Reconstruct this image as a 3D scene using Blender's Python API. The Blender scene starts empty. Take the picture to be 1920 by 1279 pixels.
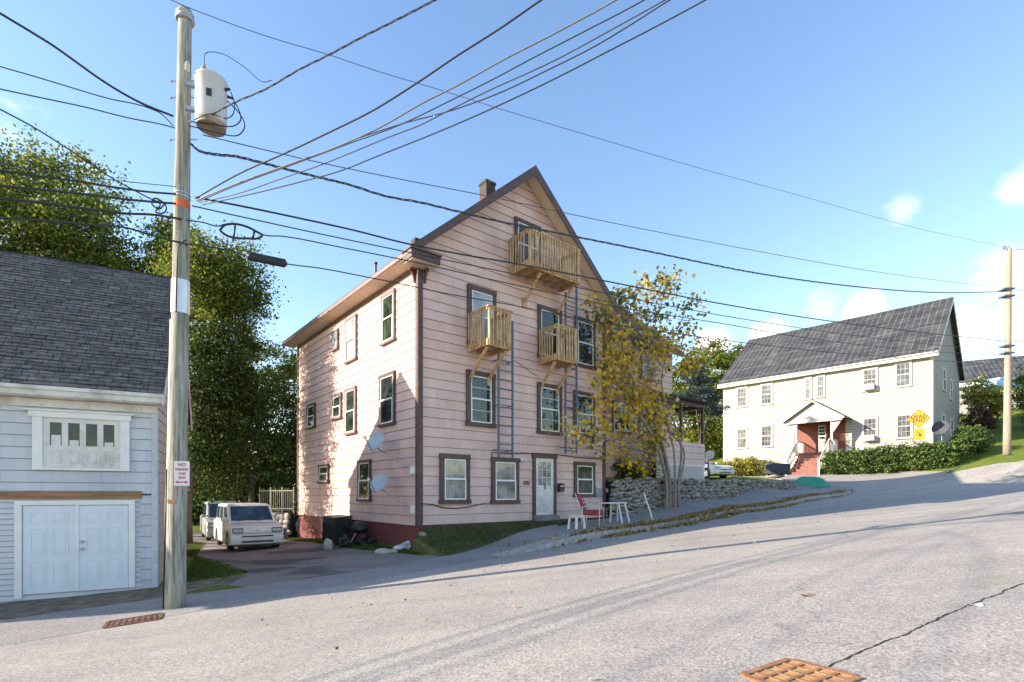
import bpy, bmesh, math, random
import numpy as np
from mathutils import Vector, Matrix
R=math.radians
scene=bpy.context.scene
COL=scene.collection
# ---------------------------------------------------------------- camera, sky, sun
F=982.0                                   # focal length in photograph pixels (1920 wide)
cam=bpy.data.cameras.new('camera'); co=bpy.data.objects.new('camera',cam); COL.objects.link(co)
co.location=(0,0,0); co.rotation_euler=(R(90),0,0)
cam.sensor_width=36; cam.lens=36*F/1920; cam.shift_y=(925-639.5)/1920
cam.clip_start=.05; cam.clip_end=3000
scene.camera=co
SUN=Vector((.983,.185,-.388)).normalized()   # direction the light travels
EL=math.asin(-SUN.z)
sl=bpy.data.lights.new('sun','SUN'); so=bpy.data.objects.new('sun',sl); COL.objects.link(so)
sl.energy=3.7; sl.angle=R(.5); sl.color=(1,.93,.82)
so.rotation_euler=SUN.to_track_quat('-Z','Y').to_euler()
w=bpy.data.worlds.new('World'); scene.world=w; w.use_nodes=True
wn=w.node_tree; wn.nodes.clear()
def wnode(t): return wn.nodes.new(t)
sky=wnode('ShaderNodeTexSky'); sky.sky_type='NISHITA'; sky.sun_disc=False
sky.sun_elevation=EL; sky.sun_rotation=math.atan2(-SUN.x,-SUN.y); sky.air_density=1.3; sky.dust_density=.3; sky.ozone_density=3.0
bg=wnode('ShaderNodeBackground'); bg.inputs[1].default_value=.15
out=wnode('ShaderNodeOutputWorld')
tc=wnode('ShaderNodeTexCoord')
def clouds():
    """soft cumulus patches near the horizon on the right, as directions on the sky"""
    nz=wnode('ShaderNodeTexNoise'); nz.inputs['Scale'].default_value=22; nz.inputs['Detail'].default_value=9; nz.inputs['Roughness'].default_value=.62
    mp=wnode('ShaderNodeMapping'); mp.inputs['Scale'].default_value=(1,1,1.7)
    wn.links.new(tc.outputs['Generated'],mp.inputs[0]); wn.links.new(mp.outputs[0],nz.inputs['Vector'])
    tot=None
    for px,py,r,st in CL:
        d=Vector(((px-960)/F,1,(925-py)/F)).normalized()
        sb=wnode('ShaderNodeVectorMath'); sb.operation='DISTANCE'; sb.inputs[1].default_value=d
        wn.links.new(tc.outputs['Generated'],sb.inputs[0])
        m=wnode('ShaderNodeMath'); m.operation='DIVIDE'; m.inputs[1].default_value=r/F
        wn.links.new(sb.outputs['Value'],m.inputs[0])
        a=wnode('ShaderNodeMath'); a.operation='MULTIPLY_ADD'; a.inputs[1].default_value=-1.5
        wn.links.new(nz.outputs[0],a.inputs[0]); wn.links.new(m.outputs[0],a.inputs[2])   # d/r - 1.5*noise
        mr=wnode('ShaderNodeMapRange'); mr.interpolation_type='SMOOTHSTEP'
        mr.inputs[1].default_value=.25; mr.inputs[2].default_value=-.5; mr.inputs[3].default_value=0; mr.inputs[4].default_value=st
        wn.links.new(a.outputs[0],mr.inputs[0])
        if tot is None: tot=mr.outputs[0]
        else:
            mx=wnode('ShaderNodeMath'); mx.operation='MAXIMUM'
            wn.links.new(tot,mx.inputs[0]); wn.links.new(mr.outputs[0],mx.inputs[1]); tot=mx.outputs[0]
    return tot
CL=[(1622,586,34,.9),(1342,646,40,.9),(1440,638,36,.85),(1822,618,40,.9),(1690,396,26,.28),(1925,345,34,.4),(1890,520,50,.3),(1540,575,30,.2),(2400,480,120,.7),(-400,500,300,.5),(2600,420,260,.8)]
cm=clouds()
gm=wnode('ShaderNodeGamma'); gm.inputs[1].default_value=.8
hs=wnode('ShaderNodeHueSaturation'); hs.inputs['Saturation'].default_value=1.12; hs.inputs['Hue'].default_value=.506; hs.inputs['Value'].default_value=.92
mix=wnode('ShaderNodeMixRGB'); mix.inputs[2].default_value=(4.3,4.4,4.5,1)
wn.links.new(sky.outputs[0],hs.inputs['Color']); wn.links.new(cm,mix.inputs[0])
wn.links.new(hs.outputs[0],mix.inputs[1]); wn.links.new(mix.outputs[0],bg.inputs[0]); wn.links.new(bg.outputs[0],out.inputs[0])
wn.nodes.remove(gm)
scene.view_settings.view_transform='Standard'; scene.view_settings.look='None'
scene.view_settings.exposure=1.5; scene.view_settings.gamma=1
scene.view_settings.use_white_balance=True; scene.view_settings.white_balance_temperature=7400; scene.view_settings.white_balance_tint=14
# ---------------------------------------------------------------- helpers
rnd=random.Random(7)
TH=R(90)-math.atan2(.772,.636)
UX,UY=math.sin(math.atan2(.772,.636)),math.cos(math.atan2(.772,.636))
def P(s,t): return (UX*s-UY*t, UY*s+UX*t)
def ST(x,y): return (UX*x+UY*y, -UY*x+UX*y)
def at(px,py,Y): return Vector(((px-960)/F*Y,Y,(925-py)/F*Y))
def tag(o,label=None,cat=None,group=None,kind=None):
    if label: o['label']=label
    if cat: o['category']=cat
    if group: o['group']=group
    if kind: o['kind']=kind
    return o
def empty(name,loc,rz=0,label=None,cat=None,group=None):
    o=bpy.data.objects.new(name,None); COL.objects.link(o); o.location=loc; o.rotation_euler=(0,0,rz)
    o.empty_display_size=.3
    return tag(o,label,cat,group)
def copy_tree(o,parent=None):
    c=o.copy(); COL.objects.link(c); c.parent=parent
    for ch in o.children: copy_tree(ch,c)
    return c
class MB:
    def __init__(s): s.v=[]; s.f=[]; s.m=[]; s.cm=0
    def add(s,vs,fs):
        n=len(s.v); s.v+= [tuple(v) for v in vs]
        for f in fs: s.f.append(tuple(i+n for i in f)); s.m.append(s.cm)
        return s
    def box(s,x0,x1,y0,y1,z0,z1):
        return s.add([(x0,y0,z0),(x1,y0,z0),(x1,y1,z0),(x0,y1,z0),(x0,y0,z1),(x1,y0,z1),(x1,y1,z1),(x0,y1,z1)],
          [(0,3,2,1),(4,5,6,7),(0,1,5,4),(1,2,6,5),(2,3,7,6),(3,0,4,7)])
    def hexa(s,b,t):
        """bottom quad b, top quad t (same winding, ccw from above)"""
        return s.add(list(b)+list(t),[(0,3,2,1),(4,5,6,7),(0,1,5,4),(1,2,6,5),(2,3,7,6),(3,0,4,7)])
    def bar(s,a,b,w,h,up=(0,0,1)):
        a=Vector(a); b=Vector(b); d=(b-a).normalized(); up=Vector(up)
        if abs(d.dot(up))>.98: up=Vector((1,0,0))
        x=d.cross(up).normalized()*w/2; y=x.cross(d).normalized()*h/2
        return s.hexa([a-x-y,a+x-y,b+x-y,b-x-y],[a-x+y,a+x+y,b+x+y,b-x+y])
    def tube(s,pts,r,n=8,cap=True):
        pts=[Vector(p) for p in pts]; k=len(pts)
        rs=r if isinstance(r,(list,tuple)) else [r]*k
        vs=[]; prev=None
        for i,p in enumerate(pts):
            d=(pts[min(i+1,k-1)]-pts[max(i-1,0)])
            d=d.normalized() if d.length>1e-9 else Vector((0,0,1))
            if prev is None:
                a=Vector((0,0,1)) if abs(d.z)<.9 else Vector((1,0,0))
                x=d.cross(a).normalized()
            else:
                x=(prev-d*prev.dot(d)).normalized()
            prev=x; y=d.cross(x)
            for j in range(n):
                t=2*math.pi*j/n; vs.append(p+(x*math.cos(t)+y*math.sin(t))*rs[i])
        fs=[]
        for i in range(k-1):
            for j in range(n):
                fs.append((i*n+j,i*n+(j+1)%n,(i+1)*n+(j+1)%n,(i+1)*n+j))
        if cap: fs.append(tuple(range(n-1,-1,-1))); fs.append(tuple((k-1)*n+j for j in range(n)))
        return s.add(vs,fs)
    def lathe(s,prof,n=24,c=(0,0,0)):
        vs=[];k=len(prof)
        for r,z in prof:
            for j in range(n):
                t=2*math.pi*j/n; vs.append((c[0]+r*math.cos(t),c[1]+r*math.sin(t),c[2]+z))
        fs=[(i*n+j,i*n+(j+1)%n,(i+1)*n+(j+1)%n,(i+1)*n+j) for i in range(k-1) for j in range(n)]
        fs.append(tuple(range(n-1,-1,-1))); fs.append(tuple((k-1)*n+j for j in range(n)))
        return s.add(vs,fs)
    def prism(s,poly,f0,f1):
        """poly: 2d points; f0/f1 map a 2d point to the 3d points of the two ends"""
        n=len(poly); a=[f0(*p) for p in poly]; b=[f1(*p) for p in poly]
        return s.add(a+b,[tuple(range(n-1,-1,-1)),tuple(range(n,2*n))]+[(i,(i+1)%n,n+(i+1)%n,n+i) for i in range(n)])
    def ico(s,c,r,seed=0,sub=1,jit=.2):
        q=ICO[sub]; rr=random.Random(seed)
        ph=[rr.uniform(0,6.28) for _ in range(6)]
        vs=[]
        for v in q[0]:
            k=1+jit*(math.sin(3*v[0]+ph[0])*math.sin(2.5*v[1]+ph[1])+.6*math.sin(4*v[2]+ph[2])*math.sin(4*v[0]+ph[3]))+rr.uniform(-jit,jit)*.35
            vs.append((c[0]+v[0]*r[0]*k,c[1]+v[1]*r[1]*k,c[2]+v[2]*r[2]*k))
        return s.add(vs,q[1])
    def build(s,name,mat,parent=None,loc=(0,0,0),rot=(0,0,0),bevel=0,smooth=False,seg=2,ang=30,label=None,cat=None,group=None,kind=None,zb=0,fixn=False):
        me=bpy.data.meshes.new(name)
        me.from_pydata([(x,y,z-zb) for x,y,z in s.v],[],s.f)
        for m in (mat if isinstance(mat,(list,tuple)) else [mat]): me.materials.append(m)
        if isinstance(mat,(list,tuple)) and len(mat)>1: me.polygons.foreach_set('material_index',s.m)
        if fixn:
            bm=bmesh.new(); bm.from_mesh(me); bmesh.ops.recalc_face_normals(bm,faces=bm.faces); bm.to_mesh(me); bm.free()
        if smooth:
            me.polygons.foreach_set('use_smooth',[True]*len(me.polygons))
        me.update()
        o=bpy.data.objects.new(name,me); COL.objects.link(o); o.location=loc; o.rotation_euler=rot
        if parent: o.parent=parent
        if bevel:
            b=o.modifiers.new('bevel','BEVEL'); b.width=bevel; b.segments=seg; b.limit_method='ANGLE'; b.angle_limit=R(ang)
        return tag(o,label,cat,group,kind)
ICO={}
for _s in (1,2,3):
    bm=bmesh.new(); bmesh.ops.create_icosphere(bm,subdivisions=_s,radius=1)
    ICO[_s]=([tuple(v.co) for v in bm.verts],[tuple(v.index for v in f.verts) for f in bm.faces]); bm.free()
def text_mesh(txt,size,name,mat,parent,loc,rot,extrude=.002,sx=1.0):
    cu=bpy.data.curves.new('t','FONT'); cu.body=txt; cu.size=size; cu.align_x='CENTER'; cu.align_y='CENTER'; cu.extrude=extrude; cu.offset=size*.012
    ob=bpy.data.objects.new('t',cu); COL.objects.link(ob)
    dg=bpy.context.evaluated_depsgraph_get(); me=bpy.data.meshes.new_from_object(ob.evaluated_get(dg))
    bpy.data.objects.remove(ob); me.materials.clear(); me.materials.append(mat)
    me.transform(Matrix.Diagonal((sx,1,1,1)))
    o=bpy.data.objects.new(name,me); COL.objects.link(o); o.parent=parent; o.location=loc; o.rotation_euler=rot
    return o
# ---------------------------------------------------------------- materials
def newmat(name):
    m=bpy.data.materials.new(name); m.use_nodes=True; nt=m.node_tree; nt.nodes.clear()
    o=nt.nodes.new('ShaderNodeOutputMaterial'); b=nt.nodes.new('ShaderNodeBsdfPrincipled'); nt.links.new(b.outputs[0],o.inputs[0])
    return m,nt,b,o
def c4(c): return (c[0],c[1],c[2],1)
def ramp(nt,fac,stops):
    r=nt.nodes.new('ShaderNodeValToRGB'); e=r.color_ramp.elements
    while len(e)<len(stops): e.new(.5)
    for i,(p,c) in enumerate(stops): e[i].position=p; e[i].color=c4(c)
    nt.links.new(fac,r.inputs[0]); return r.outputs[0]
def noise(nt,vec,scale,detail=5,rough=.55,dist=0):
    n=nt.nodes.new('ShaderNodeTexNoise'); n.inputs['Scale'].default_value=scale; n.inputs['Detail'].default_value=detail
    n.inputs['Roughness'].default_value=rough; n.inputs['Distortion'].default_value=dist
    nt.links.new(vec,n.inputs['Vector']); return n.outputs[0]
def coords(nt,kind='Object',scale=(1,1,1),rot=(0,0,0)):
    t=nt.nodes.new('ShaderNodeTexCoord'); m=nt.nodes.new('ShaderNodeMapping'); m.inputs['Scale'].default_value=scale; m.inputs['Rotation'].default_value=rot
    nt.links.new(t.outputs[kind],m.inputs[0]); return m.outputs[0]
def mixc(nt,fac,a,b,mode='MIX'):
    m=nt.nodes.new('ShaderNodeMixRGB'); m.blend_type=mode
    for i,x in ((0,fac),(1,a),(2,b)):
        if hasattr(x,'is_output') or hasattr(x,'links'): nt.links.new(x,m.inputs[i])
        elif isinstance(x,(int,float)): m.inputs[i].default_value=x
        else: m.inputs[i].default_value=c4(x)
    return m.outputs[0]
def bump(nt,b,h,strength=.3,dist=.02):
    n=nt.nodes.new('ShaderNodeBump'); n.inputs['Strength'].default_value=strength; n.inputs['Distance'].default_value=dist
    nt.links.new(h,n.inputs['Height']); nt.links.new(n.outputs[0],b.inputs['Normal'])
def pm(name,c,var=.18,scale=4,rough=.7,bumpv=0,bscale=30,metal=0,stretch=(1,1,1),c2=None,dirt=None,spec=None,kind='Object'):
    m,nt,b,o=newmat(name); v=coords(nt,kind,stretch)
    n=noise(nt,v,scale,6)
    lo=tuple(x*(1-var) for x in c); hi=tuple(min(1,x*(1+var)) for x in (c2 or c))
    col=ramp(nt,n,[(.3,lo),(.7,hi)])
    if dirt:
        n2=noise(nt,v,scale*.35,8,.7); f=ramp(nt,n2,[(.5,(0,0,0)),(.68,(1,1,1))]); col=mixc(nt,f,col,dirt)
    nt.links.new(col,b.inputs['Base Color']); b.inputs['Roughness'].default_value=rough; b.inputs['Metallic'].default_value=metal
    if spec is not None: b.inputs['Specular IOR Level'].default_value=spec
    if bumpv: bump(nt,b,noise(nt,v,bscale,4),bumpv)
    return m
def leafmat(name,stops,trans=.35,rough=.55):
    m,nt,b,o=newmat(name)
    g=nt.nodes.new('ShaderNodeNewGeometry'); col=ramp(nt,g.outputs['Random Per Island'],stops)
    v=coords(nt); n=noise(nt,v,.9,3); k=ramp(nt,n,[(.3,(.75,.75,.75)),(.7,(1.15,1.15,1.1))]); col=mixc(nt,1.0,col,k,'MULTIPLY')
    nt.links.new(col,b.inputs['Base Color']); b.inputs['Roughness'].default_value=rough; b.inputs['Specular IOR Level'].default_value=.25
    t=nt.nodes.new('ShaderNodeBsdfTranslucent'); nt.links.new(col,t.inputs[0])
    mx=nt.nodes.new('ShaderNodeMixShader'); mx.inputs[0].default_value=trans
    nt.links.new(b.outputs[0],mx.inputs[1]); nt.links.new(t.outputs[0],mx.inputs[2]); nt.links.new(mx.outputs[0],o.inputs[0])
    return m
def sidingmat(name,c,bw,bh,var=.1,joint=.75,bumpv=.25,dirt=None,off=0):
    """painted siding or shingles: joints across the courses, patchy weathering (x along the wall, z up)"""
    m,nt,b,o=newmat(name)
    t=nt.nodes.new('ShaderNodeTexCoord'); sp=nt.nodes.new('ShaderNodeSeparateXYZ'); cb=nt.nodes.new('ShaderNodeCombineXYZ')
    nt.links.new(t.outputs['Object'],sp.inputs[0]); nt.links.new(sp.outputs[0],cb.inputs[0]); nt.links.new(sp.outputs[2],cb.inputs[1])
    br=nt.nodes.new('ShaderNodeTexBrick'); br.inputs['Scale'].default_value=1; br.inputs['Brick Width'].default_value=bw; br.inputs['Row Height'].default_value=bh
    br.inputs['Mortar Size'].default_value=.006; br.inputs['Color1'].default_value=c4([x*(1-var) for x in c]); br.inputs['Color2'].default_value=c4([min(1,x*(1+var*.6)) for x in c])
    br.inputs['Mortar'].default_value=c4([x*joint for x in c]); br.offset=.5
    nt.links.new(cb.outputs[0],br.inputs['Vector'])
    mpv=nt.nodes.new('ShaderNodeMapping'); mpv.inputs['Scale'].default_value=(1,1,.35); nt.links.new(t.outputs['Object'],mpv.inputs[0])
    n=noise(nt,mpv.outputs[0],1.3,8,.65); k=ramp(nt,n,[(.3,(.80,.80,.82)),(.5,(.96,.955,.95)),(.7,(1.06,1.05,1.03))])
    col=mixc(nt,1.0,br.outputs[0],k,'MULTIPLY')
    if dirt:
        n2=noise(nt,mpv.outputs[0],3.2,9,.75); f=ramp(nt,n2,[(.58,(0,0,0)),(.72,(.7,.7,.7))]); col=mixc(nt,f,col,dirt)
    nt.links.new(col,b.inputs['Base Color']); b.inputs['Roughness'].default_value=.65
    bump(nt,b,noise(nt,coords(nt,'Object',(1,1,1)),45,3),bumpv,.004)
    return m
def roofmat(name,c1,c2,bw=.3,bh=.14,ax='xy',patch=None,mort=None,ms=.012,offs=.5):
    m,nt,b,o=newmat(name)
    t=nt.nodes.new('ShaderNodeTexCoord'); sp=nt.nodes.new('ShaderNodeSeparateXYZ'); cb=nt.nodes.new('ShaderNodeCombineXYZ')
    nt.links.new(t.outputs['Object'],sp.inputs[0])
    nt.links.new(sp.outputs['xyz'.index(ax[0])],cb.inputs[0]); nt.links.new(sp.outputs['xyz'.index(ax[1])],cb.inputs[1])
    br=nt.nodes.new('ShaderNodeTexBrick'); br.inputs['Scale'].default_value=1; br.inputs['Brick Width'].default_value=bw; br.inputs['Row Height'].default_value=bh
    br.inputs['Mortar Size'].default_value=ms; br.inputs['Color1'].default_value=c4(c1); br.inputs['Color2'].default_value=c4(c2)
    br.inputs['Mortar'].default_value=c4(mort or [x*.35 for x in c1]); br.inputs['Bias'].default_value=.1; br.offset=offs
    nt.links.new(cb.outputs[0],br.inputs['Vector'])
    n=noise(nt,t.outputs['Object'],.8,6,.6); k=ramp(nt,n,[(.3,(.75,.75,.77)),(.7,(1.15,1.13,1.1))])
    col=mixc(nt,1.0,br.outputs[0],k,'MULTIPLY')
    g=nt.nodes.new('ShaderNodeNewGeometry'); kk=ramp(nt,g.outputs['Random Per Island'],[(0,(.7,.7,.7)),(1,(1.35,1.33,1.3))]); col=mixc(nt,1.0,col,kk,'MULTIPLY')
    if patch:
        n2=noise(nt,t.outputs['Object'],2.2,7,.7); f=ramp(nt,n2,[(.55,(0,0,0)),(.75,(.6,.6,.6))]); col=mixc(nt,f,col,patch)
    nt.links.new(col,b.inputs['Base Color']); b.inputs['Roughness'].default_value=.85
    bump(nt,b,noise(nt,t.outputs['Object'],120,2),.3,.004)
    return m
def glassmat(name,c=(.02,.025,.03),curtain=None,rough=.04,c2=(.06,.08,.08)):
    """window glass over a dim room, a hanging curtain or a painted-in reflection, with a mirror-like coat"""
    m,nt,b,o=newmat(name)
    v=coords(nt,'Object',(1,1,1))
    if curtain:
        wv=nt.nodes.new('ShaderNodeTexWave'); wv.inputs['Scale'].default_value=5.5; wv.inputs['Distortion'].default_value=3.0; wv.inputs['Detail'].default_value=3
        mpp=coords(nt,'Object',(1,1,.12)); nt.links.new(mpp,wv.inputs[0])
        col=ramp(nt,wv.outputs[0],[(.1,[x*.45 for x in curtain]),(.9,curtain)])
        n=noise(nt,v,1.6,3); f=ramp(nt,n,[(.45,(0,0,0)),(.62,(.75,.75,.75))]); col=mixc(nt,f,col,c)
    else:
        n=noise(nt,v,1.9,4,.6,.6); col=ramp(nt,n,[(.38,c),(.66,c2)])
    nt.links.new(col,b.inputs['Base Color']); b.inputs['Roughness'].default_value=rough; b.inputs['Specular IOR Level'].default_value=.55
    wn_=noise(nt,v,1.2,2); bump(nt,b,wn_,.12,.05)
    return m
def asphaltmat(name,c,speck=.5,tint=(.34,.3,.25),patches=True,moss=False,wet=False):
    m,nt,b,o=newmat(name); v=coords(nt,'Object')
    vo=nt.nodes.new('ShaderNodeTexVoronoi'); vo.inputs['Scale'].default_value=55; nt.links.new(v,vo.inputs['Vector'])
    n1=noise(nt,v,46,3,.75)
    base=ramp(nt,n1,[(.32,[x*(1-speck) for x in c]),(.5,c),(.7,[min(1,x*(1+speck)) for x in c])])
    sp=ramp(nt,vo.outputs['Color'],[(.12,(.5,.5,.5)),(.5,(1,1,1)),(.9,(1.5,1.48,1.45))]); base=mixc(nt,.7,base,sp,'MULTIPLY')
    n2=noise(nt,v,.35,7,.62,.4); k=ramp(nt,n2,[(.3,(.84,.84,.86)),(.55,(1,1,1)),(.75,(1.1,1.08,1.04))]); base=mixc(nt,1.0,base,k,'MULTIPLY')
    if patches:
        n3=noise(nt,v,.55,5,.6,1.5); f=ramp(nt,n3,[(.55,(0,0,0)),(.75,(.45,.45,.45))]); base=mixc(nt,f,base,tint)
        n5=noise(nt,v,3.1,6,.8); f5=ramp(nt,n5,[(.66,(0,0,0)),(.8,(.5,.5,.5))]); base=mixc(nt,f5,base,[x*.55 for x in c])
    if patches:
        vc=nt.nodes.new('ShaderNodeTexVoronoi'); vc.feature='DISTANCE_TO_EDGE'; vc.inputs['Scale'].default_value=.33
        dm=nt.nodes.new('ShaderNodeVectorMath'); dm.operation='ADD'; nn=nt.nodes.new('ShaderNodeTexNoise'); nn.inputs['Scale'].default_value=1.3; nn.inputs['Detail'].default_value=8; nt.links.new(v,nn.inputs['Vector']); nt.links.new(v,dm.inputs[0]); nt.links.new(nn.outputs['Color'],dm.inputs[1]); nt.links.new(dm.outputs[0],vc.inputs['Vector'])
        f=ramp(nt,vc.outputs['Distance'],[(0,(.5,.5,.5)),(.006,(0,0,0))]); nm=noise(nt,v,.4,2); fm=ramp(nt,nm,[(.5,(0,0,0)),(.6,(1,1,1))]); ff=mixc(nt,1.0,f,fm,'MULTIPLY'); base=mixc(nt,ff,base,[x*.3 for x in c])
        wv=noise(nt,coords(nt,'Object',(.05,1.1,1),(0,0,R(-39.5))),1.0,4,.55); kk=ramp(nt,wv,[(.35,(.88,.88,.89)),(.6,(1.05,1.04,1.03))]); base=mixc(nt,1.0,base,kk,'MULTIPLY')
    if moss:
        sx=nt.nodes.new('ShaderNodeSeparateXYZ'); nt.links.new(v,sx.inputs[0])
        n4=noise(nt,v,2.2,9,.8); f=ramp(nt,n4,[(.5,(0,0,0)),(.62,(.8,.8,.8))])
        # moss only where water stands, round one spot beside the crack
        d=nt.nodes.new('ShaderNodeVectorMath'); d.operation='DISTANCE'; d.inputs[1].default_value=moss; mps=nt.nodes.new('ShaderNodeMapping'); nt.links.new(v,mps.inputs[0]); nt.links.new(mps.outputs[0],d.inputs[0])
        g=ramp(nt,d.outputs['Value'],[(0,(1,1,1)),(1,(0,0,0))]); mr=nt.nodes.new('ShaderNodeMapRange'); mr.inputs[1].default_value=.2; mr.inputs[2].default_value=2.2; mr.inputs[3].default_value=1; mr.inputs[4].default_value=0
        nt.links.new(d.outputs['Value'],mr.inputs[0]); ff=mixc(nt,1.0,f,mr.outputs[0],'MULTIPLY'); base=mixc(nt,ff,base,(.22,.22,.06))
    if wet:
        n6=noise(nt,coords(nt,'Object',(.5,1.3,1),(0,0,R(-12))),.75,3,.5); f=ramp(nt,n6,[(.52,(0,0,0)),(.6,(.85,.85,.85))]); base=mixc(nt,f,base,[x*.35 for x in c])
    nt.links.new(base,b.inputs['Base Color']); b.inputs['Roughness'].default_value=.9; b.inputs['Specular IOR Level'].default_value=.3
    bump(nt,b,noise(nt,v,80,3,.8),.4,.01)
    return m
def grassmat(name,c1,c2,c3):
    m,nt,b,o=newmat(name); v=coords(nt,'Object')
    n=noise(nt,v,9,8,.8); col=ramp(nt,n,[(.35,c1),(.55,c2),(.72,c3)])
    n2=noise(nt,v,.35,5,.6); k=ramp(nt,n2,[(.35,(.8,.78,.7)),(.65,(1.15,1.15,1.0))]); col=mixc(nt,1.0,col,k,'MULTIPLY')
    n3=noise(nt,v,1.1,6,.7); f=ramp(nt,n3,[(.6,(0,0,0)),(.74,(.8,.8,.8))]); col=mixc(nt,f,col,(.14,.11,.07))
    nt.links.new(col,b.inputs['Base Color']); b.inputs['Roughness'].default_value=.95; b.inputs['Specular IOR Level'].default_value=.1
    bump(nt,b,n,.8,.05); return m
M={}
M['pink']=sidingmat('pink_siding',(.69,.485,.44),.62,.302,.08,.8,dirt=(.56,.41,.375))
M['brown']=pm('brown_paint',(.085,.045,.042),.25,6,.55,.15,40)
M['brown_red']=pm('basement_brick_paint',(.17,.045,.045),.35,8,.75,.4,60)
M['sunlit_brown']=pm('sunlit_brown_trim_paint',(.20,.125,.125),.2,4,.55,.1,30)  # the brown trim, paled in colour for sunlit frames; fascia and wing windows share it
M['housetrim']=pm('cream_trim_paint',(.50,.49,.46),.06,3,.5,.08,40)
M['white']=pm('white_paint',(.74,.74,.73),.06,3,.45,.08,40)
M['oldwhite']=pm('weathered_white_paint',(.66,.65,.62),.1,4,.6,.2,30,dirt=(.42,.39,.34))
M['soffit']=pm('beige_soffit',(.64,.51,.39),.1,3,.6,.1,30)
M['wood']=pm('pressure_treated_wood',(.40,.245,.11),.35,5,.7,.35,30,stretch=(3,3,.6),c2=(.55,.37,.2))
M['iron']=pm('blue_grey_iron',(.09,.125,.19),.3,10,.5,.2,60)
M['glass']=glassmat('window_glass',(.012,.014,.016),c2=(.04,.05,.055))
M['glass_g']=glassmat('window_glass_painted_tree_reflection',(.01,.016,.013),c2=(.055,.085,.06))  # green mottling painted in for reflected trees
M['glass_c']=glassmat('window_glass_over_curtain',(.05,.06,.06),curtain=(.42,.42,.38))
M['glass_l']=glassmat('window_glass_painted_sky_reflection',(.25,.28,.3),c2=(.45,.5,.52))  # pale tone painted in for sky reflected in the upper panes
M['glass_b']=glassmat('window_glass_over_blinds',(.05,.055,.06),c2=(.16,.17,.18))
M['brick']=roofmat('chimney_brick',(.045,.033,.033),(.08,.055,.052),.2,.07,'xz',patch=(.30,.29,.29))
M['roof_dark']=roofmat('charcoal_roof_shingles',(.05,.05,.055),(.075,.075,.08),.33,.14,'xy')
M['roof_grey']=roofmat('worn_grey_roof_shingles',(.048,.05,.055),(.088,.09,.096),.26,.145,'xy',patch=(.16,.155,.16))
M['roof_white_house']=roofmat('slate_grey_roof_shingles',(.03,.034,.044),(.055,.06,.07),.42,1.35,'xy',mort=(.12,.12,.13),ms=.03,offs=0)
M['garage_siding']=sidingmat('grey_blue_shingles',(.53,.565,.615),.42,.25,.05,.8,dirt=(.5,.5,.52))
M['garage_side']=sidingmat('faded_pink_grey_shingles',(.44,.385,.375),.42,.25,.1,.7,dirt=(.3,.16,.13))
M['vinyl']=sidingmat('pale_grey_clapboard',(.58,.61,.65),4.0,.12,.03,.85)
M['door_panel']=pm('pale_blue_white_door_paint',(.66,.71,.76),.05,3,.45,.06,40)
M['plank']=pm('raw_brown_plank',(.30,.15,.075),.35,3,.7,.4,30,stretch=(.5,3,4))
M['clap_white']=sidingmat('cream_white_clapboard',(.43,.41,.37),4.5,.2,.02,.9)
M['metal']=pm('grey_galvanised_metal',(.42,.44,.46),.15,5,.4,.1,40,metal=.6)
M['alu']=pm('aluminium_sheet',(.55,.57,.6),.12,7,.38,.15,20,metal=.7)
M['trafo']=pm('transformer_grey_enamel',(.50,.51,.53),.08,3,.4,.03,20,dirt=(.45,.43,.4))
M['trafo_bottom']=pm('rusty_tank_bottom',(.32,.24,.2),.3,8,.7,.2,30)
M['rubber']=pm('black_cable_rubber',(.02,.022,.025),.2,10,.5)
M['bluewire']=pm('weathered_cable',(.05,.06,.075),.2,10,.5)
M['greywire']=pm('grey_cable_jacket',(.16,.18,.21),.15,10,.5)
M['black']=pm('black_plastic',(.02,.022,.024),.3,8,.5,.1,30)
M['bin']=pm('dark_green_black_bin_plastic',(.02,.032,.032),.25,4,.45,.15,20)
def stonemat(name,stops,dirt):
    m,nt,b,o=newmat(name); g=nt.nodes.new('ShaderNodeNewGeometry'); col=ramp(nt,g.outputs['Random Per Island'],stops); v=coords(nt)
    n=noise(nt,v,9,7,.7); k=ramp(nt,n,[(.3,(.6,.6,.6)),(.7,(1.25,1.23,1.2))]); col=mixc(nt,1.0,col,k,'MULTIPLY')
    n2=noise(nt,v,3.5,6,.7); f=ramp(nt,n2,[(.52,(0,0,0)),(.66,(.8,.8,.8))]); col=mixc(nt,f,col,dirt)
    nt.links.new(col,b.inputs['Base Color']); b.inputs['Roughness'].default_value=.9; bump(nt,b,n,.9,.03); return m
M['stone']=stonemat('field_stone',[(0,(.17,.15,.13)),(.35,(.30,.27,.24)),(.6,(.38,.34,.29)),(.8,(.26,.25,.25)),(1,(.50,.46,.40))],(.13,.12,.09))
M['stone_l']=stonemat('pale_rubble_stone',[(0,(.28,.26,.24)),(.5,(.40,.38,.36)),(1,(.52,.50,.47))],(.22,.2,.17))
M['concrete']=pm('grey_concrete',(.26,.26,.255),.2,2,.85,.4,40,dirt=(.14,.13,.12))
M['dirt']=pm('brown_earth',(.10,.08,.06),.4,4,.95,.6,30,c2=(.16,.13,.09))
M['joint']=pm('brown_course_shadow_edge',(.27,.18,.17),.2,4,.9)  # dark butt edges painted to deepen the shadow line under each course
M['joint_grey']=pm('grey_course_shadow_edge',(.22,.22,.23),.2,4,.9)
M['dark']=pm('unlit_gap',(.012,.011,.01),.2,4,.9)
M['rust']=pm('rusty_iron',(.16,.055,.028),.4,9,.85,.4,40,dirt=(.07,.03,.02))
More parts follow.
